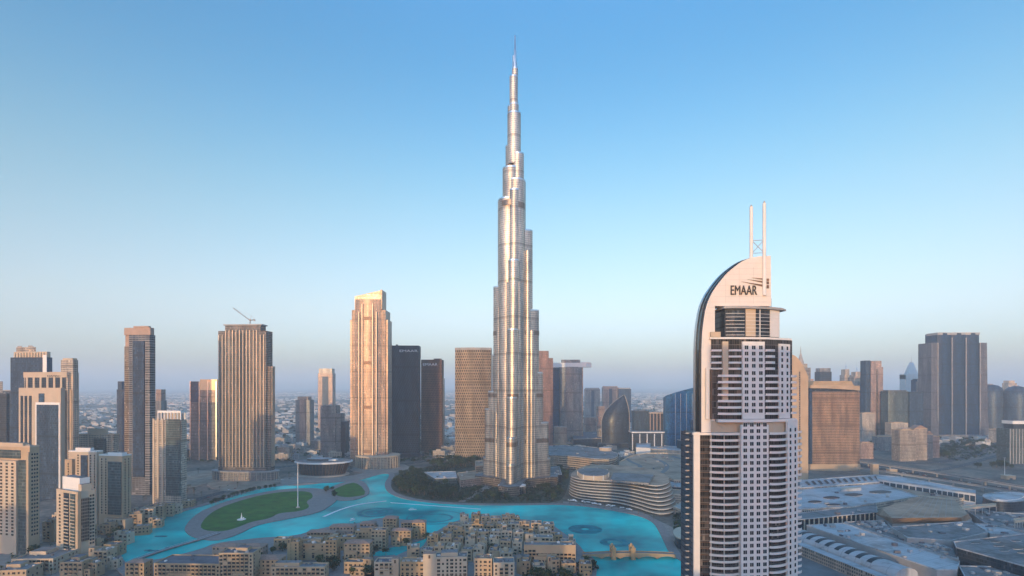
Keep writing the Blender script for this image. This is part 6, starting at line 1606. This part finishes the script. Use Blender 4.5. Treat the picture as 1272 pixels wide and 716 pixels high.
def trunk_mesh(h, r0, seed):
    r = random.Random(seed); mb = MB(); mb.tube([(0, 0, 0), (.1, 0, h*.5), (0, .15, h)], r0, 7, r2=r0*.55)
    for i in range(4):
        a = r.uniform(0, 6.28); mb.tube([(0, .1, h*.75), (1.2*math.cos(a), 1.2*math.sin(a), h+1.2)], r0*.45, 5, r2=r0*.2)
    return mb.mesh('trunk', [M['trunk']])
def palm_mesh(seed):
    r = random.Random(seed); mb = MB(); h = 0
    for i in range(22):
        a = 2*math.pi*i/22+r.uniform(-.1, .1); el = r.uniform(-.1, 1.0); L = r.uniform(2.6, 3.4); pr = None
        for q in range(5):
            t_ = q/4; rr = L*t_*math.cos(el*.6); z = L*(math.sin(el)*t_-.55*t_*t_); w = .42*(1-t_)+.08
            c_ = Vector((rr*math.cos(a), rr*math.sin(a), z)); sd = Vector((-math.sin(a), math.cos(a), 0))*w
            if pr: mb.face([pr[0]-pr[1], pr[0]+pr[1], c_+sd, c_-sd])
            pr = (c_, sd)
    return mb.mesh('fronds', [M['palm']])
CR = [crown_mesh(i, 3.6+.4*(i % 3), 3.0+.5*(i % 2), 2.2) for i in range(5)]
TR = [trunk_mesh(3.4, .32, i) for i in range(2)]
PM = [palm_mesh(i) for i in range(3)]; PT = [MB().tube([(0, 0, 0), (.15, 0, 4), (0, 0, 8)], .3, 7, r2=.22).mesh('trunk', [M['trunk']])]
NT = [0]
def tree(x, y, z, s, label, group, kind='tree'):
    e = thing(kind, label, 'tree' if kind == 'tree' else 'palm', x, y, z, rnd.uniform(0, 6.28), group); e.scale = (s*rnd.uniform(.9, 1.15), s*rnd.uniform(.9, 1.15), s)
    if kind == 'tree':
        place(rnd.choice(CR), 'crown', e); place(rnd.choice(TR), 'trunk', e)
    else:
        place(rnd.choice(PM), 'fronds', e, (0, 0, 8)); place(PT[0], 'trunk', e)
    NT[0] += 1
def scatter(poly_px, n, s, label, group, kind='tree', z=0.0, spread=.62):
    P = GP(poly_px); xs = [p[0] for p in P]; ys = [p[1] for p in P]; k = 0; tr = 0; pts = []
    while k < n and tr < n*60:
        tr += 1
        p = (rnd.uniform(min(xs), max(xs)), rnd.uniform(min(ys), max(ys)))
        if not inside(p, P) or any((p[0]-q[0])**2+(p[1]-q[1])**2 < (3.6*s*spread)**2 for q in pts): continue
        pts.append(p); tree(p[0], p[1], z, s*rnd.uniform(.75, 1.25), label, group, kind); k += 1
def avenue(line_px, n, s, label, group, kind='tree', z=0.0, j=1.5):
    ln = [Vector(p) for p in GP(line_px)]; L = [0]
    for a, b in zip(ln, ln[1:]): L.append(L[-1]+(b-a).length)
    for i in range(n):
        t_ = L[-1]*(i+.5)/n; q = max(k for k in range(len(ln)-1) if L[k] <= t_); f = (t_-L[q])/(L[q+1]-L[q])
        p = ln[q].lerp(ln[q+1], f); tree(p.x+rnd.uniform(-j, j), p.y+rnd.uniform(-j, j), z, s*rnd.uniform(.85, 1.2), label, group, kind)
scatter([(488, 604), (500, 590), (524, 588), (530, 598), (560, 602), (566, 622), (530, 620), (500, 614)], 90, 1.75, 'dark leafy tree in the dense grove on the lake point left of the supertall tower', 'trees of the lake point grove')
scatter([(530, 582), (560, 572), (600, 568), (604, 577), (566, 584)], 46, 2.1, 'dark tree in the wood behind the long glass fronted park wing', 'trees behind the park wing')
scatter([(592, 610), (640, 603), (700, 604), (704, 616), (690, 624), (600, 624), (566, 624)], 52, 1.25, 'low tree on the park lawn between the supertall tower and the lake', 'trees on the tower park lawn')
scatter([(672, 588), (702, 580), (706, 596), (690, 602), (668, 600)], 22, 1.6, 'dark tree right of the supertall tower podium', 'trees right of the supertall tower')
scatter([(402, 610), (412, 606), (420, 618), (412, 622)], 6, 1.1, 'bushy tree on the left edge of the small garden island', 'trees of the small garden island')
avenue([(262, 630), (280, 622), (310, 613), (345, 607)], 16, 1.0, 'round tree in the line along the north rim of the lawn island', 'trees along the lawn rim', z=1.2)
scatter([(1170, 552), (1232, 550), (1240, 562), (1190, 572), (1160, 566)], 26, 1.8, 'tree in the green wedge between the roads right of the wide blue tower', 'trees between the right roads')
scatter([(1205, 580), (1255, 578), (1262, 590), (1215, 586)], 8, 1.6, 'tree on the verge left of the lighting mast', 'trees by the lighting mast')
scatter([(845, 640), (862, 648), (862, 660), (836, 646)], 5, 1.0, 'tree by the round lake pavilion', 'trees by the lake pavilion')
scatter([(395, 700), (460, 700), (462, 716), (395, 720)], 9, 1.3, 'tree in the courtyard below the square ochre tower houses', 'trees of the left old town courtyard')
scatter([(648, 716), (735, 700), (742, 712), (700, 730), (650, 730)], 10, 1.3, 'tree in the gardens below the four storey hotel block', 'trees below the hotel block')
for q, (px, py) in enumerate([(462, 695), (466, 690), (505, 678), (530, 672), (480, 690), (440, 716), (588, 664), (600, 668), (636, 662), (652, 671), (570, 668), (562, 678), (578, 680), (612, 688), (546, 690), (340, 690), (352, 686), (326, 700)]):
    x, y = gp(px, py); tree(x, y-2, 1.5, rnd.uniform(1.0, 1.4), 'dark tree squeezed between the sandstone old town houses', 'trees among the old town houses')
scatter([(20, 695), (60, 686), (66, 706), (20, 716)], 8, 1.2, 'tree at the foot of the cream tower cut off by the left edge', 'trees at the left tower feet')
scatter([(124, 670), (150, 655), (150, 676), (126, 692)], 6, 1.1, 'tree by the lake road left of the lake bend', 'trees by the lake bend')
avenue([(150, 692), (147, 683), (156, 670), (174, 655), (200, 642.5), (234, 632.5), (262, 625)], 26, .75, 'date palm in the row on the left lake promenade', 'palms of the left promenade', 'palm', 1.2, .6)
avenue([(560, 626), (600, 627), (650, 627), (696, 626), (736, 629.5), (770, 635), (795, 640), (815, 648)], 30, .75, 'date palm in the row on the far lake promenade below the terraced building', 'palms of the far promenade', 'palm', 1.2, .6)

def cover(name, px, n, s0, s1, z):                 # low shrubs nobody could count
    P = GP(px); xs = [p[0] for p in P]; ys = [p[1] for p in P]; r = random.Random(len(px)*n); mb = MB(); k = 0
    while k < n:
        x, y = r.uniform(min(xs), max(xs)), r.uniform(min(ys), max(ys))
        if not inside((x, y), P): continue
        k += 1; w = r.uniform(s0, s1)
        for u in range(3):
            a = r.uniform(0, 6.28); c_ = Vector((x+r.uniform(-w, w), y+r.uniform(-w, w), z+r.uniform(.3, w)))
            v1 = Vector((math.cos(a), math.sin(a), r.uniform(-.4, .6)))*w; v2 = Vector((-math.sin(a), math.cos(a), r.uniform(.2, 1.0)))*w*.8
            mb.face([c_-v1-v2, c_+v1-v2, c_+v1+v2, c_-v1+v2])
    o = mb.build(name, M['leaf']); o['kind'] = 'stuff'
cover('park_shrubs', [(488, 604), (498, 590), (530, 581), (560, 574), (610, 570), (612, 574), (566, 586), (540, 597), (600, 606), (640, 603), (704, 600), (692, 623.5), (600, 625), (566, 623), (524, 620), (500, 614)], 2600, .5, 1.5, .5)
cover('shore_shrubs', [(836, 640), (850, 645), (868, 665), (860, 690), (845, 680), (836, 655)], 260, .5, 1.2, .5)
cover('garden_shrubs', [(648, 712), (735, 698), (744, 708), (700, 728), (650, 726)], 420, .4, 1.2, 1.6)
cover('verge_shrubs', [(1160, 566), (1172, 551), (1232, 549), (1242, 562), (1190, 574)], 500, .8, 2.2, 0)

avenue([(130, 688), (140, 668), (163, 648), (202, 633), (258, 613.5), (300, 603.5)], 20, .9, 'date palm along the lake road below the left towers', 'palms of the lake road', 'palm', 0, 2)
avenue([(350, 594), (420, 586), (500, 574.5), (560, 568)], 16, 1.0, 'date palm along the road between opera house and golden tower', 'palms of the opera road', 'palm', 0, 2)
avenue([(190, 596), (262, 586), (350, 579), (440, 567)], 18, 1.1, 'date palm along the road behind the pinstriped tower', 'palms of the west road', 'palm', 0, 4)
scatter([(56, 700), (66, 650), (90, 640), (130, 640), (150, 650), (132, 690), (118, 712), (70, 716)], 40, .95, 'date palm in the courts between the left foreground towers', 'palms between the left towers', 'palm', .38, 1.2)
scatter([(-10, 716), (20, 690), (66, 690), (64, 716)], 16, .95, 'date palm in the garden at the bottom left corner', 'palms of the bottom left garden', 'palm', .38, 1.2)
scatter([(170, 625), (195, 612), (240, 606), (255, 612), (205, 634)], 22, 1.0, 'date palm in the plot behind the lake road villas', 'palms behind the villas', 'palm', 0, 1.2)
scatter([(556, 660), (600, 650), (660, 652), (700, 670), (690, 690), (620, 712), (540, 706), (520, 694)], 34, .85, 'date palm standing between the houses of the right old town', 'palms of the right old town', 'palm', 1.6, 1.6)
scatter([(345, 690), (400, 662), (470, 652), (520, 662), (500, 678), (460, 690), (440, 712), (360, 712)], 24, .85, 'date palm standing between the houses of the left old town', 'palms of the left old town', 'palm', 1.6, 1.6)
# ---- parasols on the lake terrace below the terraced building
cm = MB(); cm.lathe([(1.9, 2.3), (.9, 2.9), (0, 3.2)], 8); CAN = cm.mesh('canopy', [M['white']]); POL = MB().tube([(0, 0, 0), (0, 0, 2.9)], .06, 5).mesh('pole', [M['greyc']])
PT_ = GP([(706, 624), (736, 628.2), (768, 633), (792, 638.5), (790, 637), (768, 631.5), (736, 627), (708, 622.5)]); k = 0
while k < 44:
    p = (rnd.uniform(min(q[0] for q in PT_), max(q[0] for q in PT_)), rnd.uniform(min(q[1] for q in PT_), max(q[1] for q in PT_)))
    if not inside(p, PT_): continue
    e = thing('parasol', 'small white parasol on the lake terrace below the terraced building', 'parasol', p[0], p[1], .95, 0, 'parasols on the lake terrace'); place(CAN, 'canopy', e); place(POL, 'pole', e); k += 1
# ---- the far low-rise district out to the haze
fr = random.Random(5)
HM = [plain('far_render_pale', (.62, .58, .53), .85, var=.1), plain('far_render_sand', (.46, .40, .34), .85, var=.1), plain('far_render_grey', (.34, .34, .345), .85, var=.1), M['roofgrey']]
def far_ok(x, y):
    if y < 1250: return False
    px = CX+x*F/y
    if px < -260 or px > 1530: return False
    if px > 1040 and y < 1500: return False
    return True
protos = []
for q in range(6):
    mb = MB(); w, d, h = fr.uniform(14, 34), fr.uniform(12, 24), fr.uniform(7, 15)
    mb.box(-w/2, w/2, 0, d, 0, h, 0, 1); mb.box(-w*.3, w*.1, d*.3, d*.8, h, h+3.2, 0, 1)
    mb.box(-w/2-.2, w/2+.2, -.2, .3, h, h+.9); 
    for i in range(int(w/4)): 
        for j in range(int(h/3.5)): mb.box(-w/2+1+i*4, -w/2+2.6+i*4, -.06, -.01, 1.2+j*3.5, 2.9+j*3.5, 2, 2)
    protos.append(mb.mesh('low_house', [HM[q % 3], M['rooftan'] if q % 2 else M['roofgrey'], M['dglass']]))
PXS = [(-20, 152), (196, 236), (340, 436), (545, 570), (684, 830), (1085, 1270)]
cnt = 0; tries = 0; spots = []
while cnt < 280 and tries < 20000:
    tries += 1
    a, b = fr.choice(PXS); px = fr.uniform(a, b); d = 1280+1500*fr.random()**1.4
    if px > 1085: d += 350
    x, y = PX(px, d), d
    if any((x-u)**2+(y-v)**2 < 42**2 for u, v in spots): continue
    spots.append((x, y)); o = place(fr.choice(protos), 'low_house', None, (x, y, 0), R(fr.choice([-12, 6, 20])+fr.uniform(-3, 3)), (1, 1, fr.uniform(.7, 1.3)))
    tag(o, 'low flat roofed house in the district beyond the towers', 'house', 'low houses of the far district'); cnt += 1
mb = MB(); i = 0
for q in range(15000):
    d = 1700+12500*fr.random()**1.35; px = fr.uniform(-200, 1470); x = PX(px, d)
    blk = math.sin(x*.0042+1.3)+math.sin(d*.0031+x*.0011)+.6*math.sin(d*.011)
    if blk < -.6: continue
    s_ = 1+d/5200; w, dd, h = fr.uniform(10, 30)*s_, fr.uniform(9, 20)*s_, fr.uniform(5, 13)*(2.2 if fr.random() < .05 else 1)
    a = R(fr.choice([-12, 6, 20])); ca, sa = math.cos(a), math.sin(a); m_ = fr.choice([0, 0, 1, 1, 2])
    P = [(x+u*ca-v*sa, d+u*sa+v*ca) for u, v in ((-w/2, 0), (w/2, 0), (w/2, dd), (-w/2, dd))]
    mb.prism(P, 0, h, m_, fr.choice([0, 1, 3]))
o = mb.build('far_district', HM); o['kind'] = 'stuff'
mb = MB()
for q in range(9000):
    d = 1260+6500*fr.random()**1.5; px = fr.uniform(-150, 1430); x = PX(px, d)
    if px > 1040 and d < 1500: continue
    r_ = fr.uniform(3, 7)*(1+d/4000); z = fr.uniform(2, 5)
    for u in range(3):
        a = fr.uniform(0, 6.28); c_ = Vector((x+fr.uniform(-r_, r_), d+fr.uniform(-r_, r_), z+fr.uniform(0, 3)))
        v1 = Vector((math.cos(a), math.sin(a), fr.uniform(-.3, .5)))*r_*.6; v2 = Vector((-math.sin(a), math.cos(a), fr.uniform(-.2, .8)))*r_*.5
        mb.face([c_-v1-v2, c_+v1-v2, c_+v1+v2, c_-v1+v2])
o = mb.build('far_greenery', M['leaf']); o['kind'] = 'stuff'
# ---- a little traffic
CARC = [plain('car_paint_white', (.7, .7, .7), .35), plain('car_paint_dark', (.04, .04, .045), .3), plain('car_paint_grey', (.3, .3, .31), .35), plain('car_paint_red', (.35, .05, .04), .35)]
def car_mesh(m):
    mb = MB(); P = [(-2.2, -.9), (2.2, -.9), (2.2, .9), (-2.2, .9)]
    mb.prism(P, .35, .95, 0, 0, bottom=True, top=[(-2.15, -.85), (2.1, -.85), (2.1, .85), (-2.15, .85)])
    mb.prism([(-1.6, -.8), (1.0, -.8), (1.0, .8), (-1.6, .8)], .95, 1.5, 1, 0, top=[(-1.3, -.7), (.4, -.7), (.4, .7), (-1.3, .7)])
    for x in (-1.4, 1.4):
        for y in (-.88, .72): mb.tube([(x, y, .34), (x, y+.16, .34)], .34, 8, 1)
    return mb.mesh('parked_car', [m, M['dglass']])
CARM = [car_mesh(m) for m in CARC]
def traffic(px, wd, n, z, lab, grp):
    ln = [Vector(p) for p in smooth_line(GP(px), 2)]; L = [0]
    for a, b in zip(ln, ln[1:]): L.append(L[-1]+(b-a).length)
    for i in range(n):
        t_ = fr.uniform(.02, .98)*L[-1]; q = max(k for k in range(len(ln)-1) if L[k] <= t_); d = (ln[q+1]-ln[q]); p = ln[q]+d*((t_-L[q])/d.length)
        nn = Vector((-d.y, d.x)).normalized(); lane = fr.choice([-.36, -.14, .14, .36])*wd; p = p+nn*lane
        o = place(fr.choice(CARM), 'car', None, (p.x, p.y, z), math.atan2(d.y, d.x)+(math.pi if lane > 0 else 0)); tag(o, lab, 'car', grp)
traffic([(1075, 579), (1130, 589), (1200, 600), (1268, 611)], 34, 34, .28, 'small car driving on the wide highway at right', 'cars on the highway')
traffic([(130, 690), (136, 672), (160, 650), (200, 636), (260, 616), (300, 606), (350, 596), (420, 588)], 18, 16, .18, 'small car on the lake road below the left towers', 'cars on the lake road')
traffic([(190, 597), (260, 588), (360, 580), (450, 568)], 22, 14, .26, 'small car on the road behind the pinstriped tower', 'cars on the west road')
print('trees', NT[0], 'houses', cnt)
struct('added_shade_blocks', SHADE_BLOCKS, [FM['cream'], M['rooftan']])
dups = {l: n for l, n in LABELS.items() if len(n) > 1 and not bpy.data.objects[n[0]].get('group')}
print('objects', len(bpy.data.objects), 'dup labels', {k: len(v) for k, v in dups.items()})
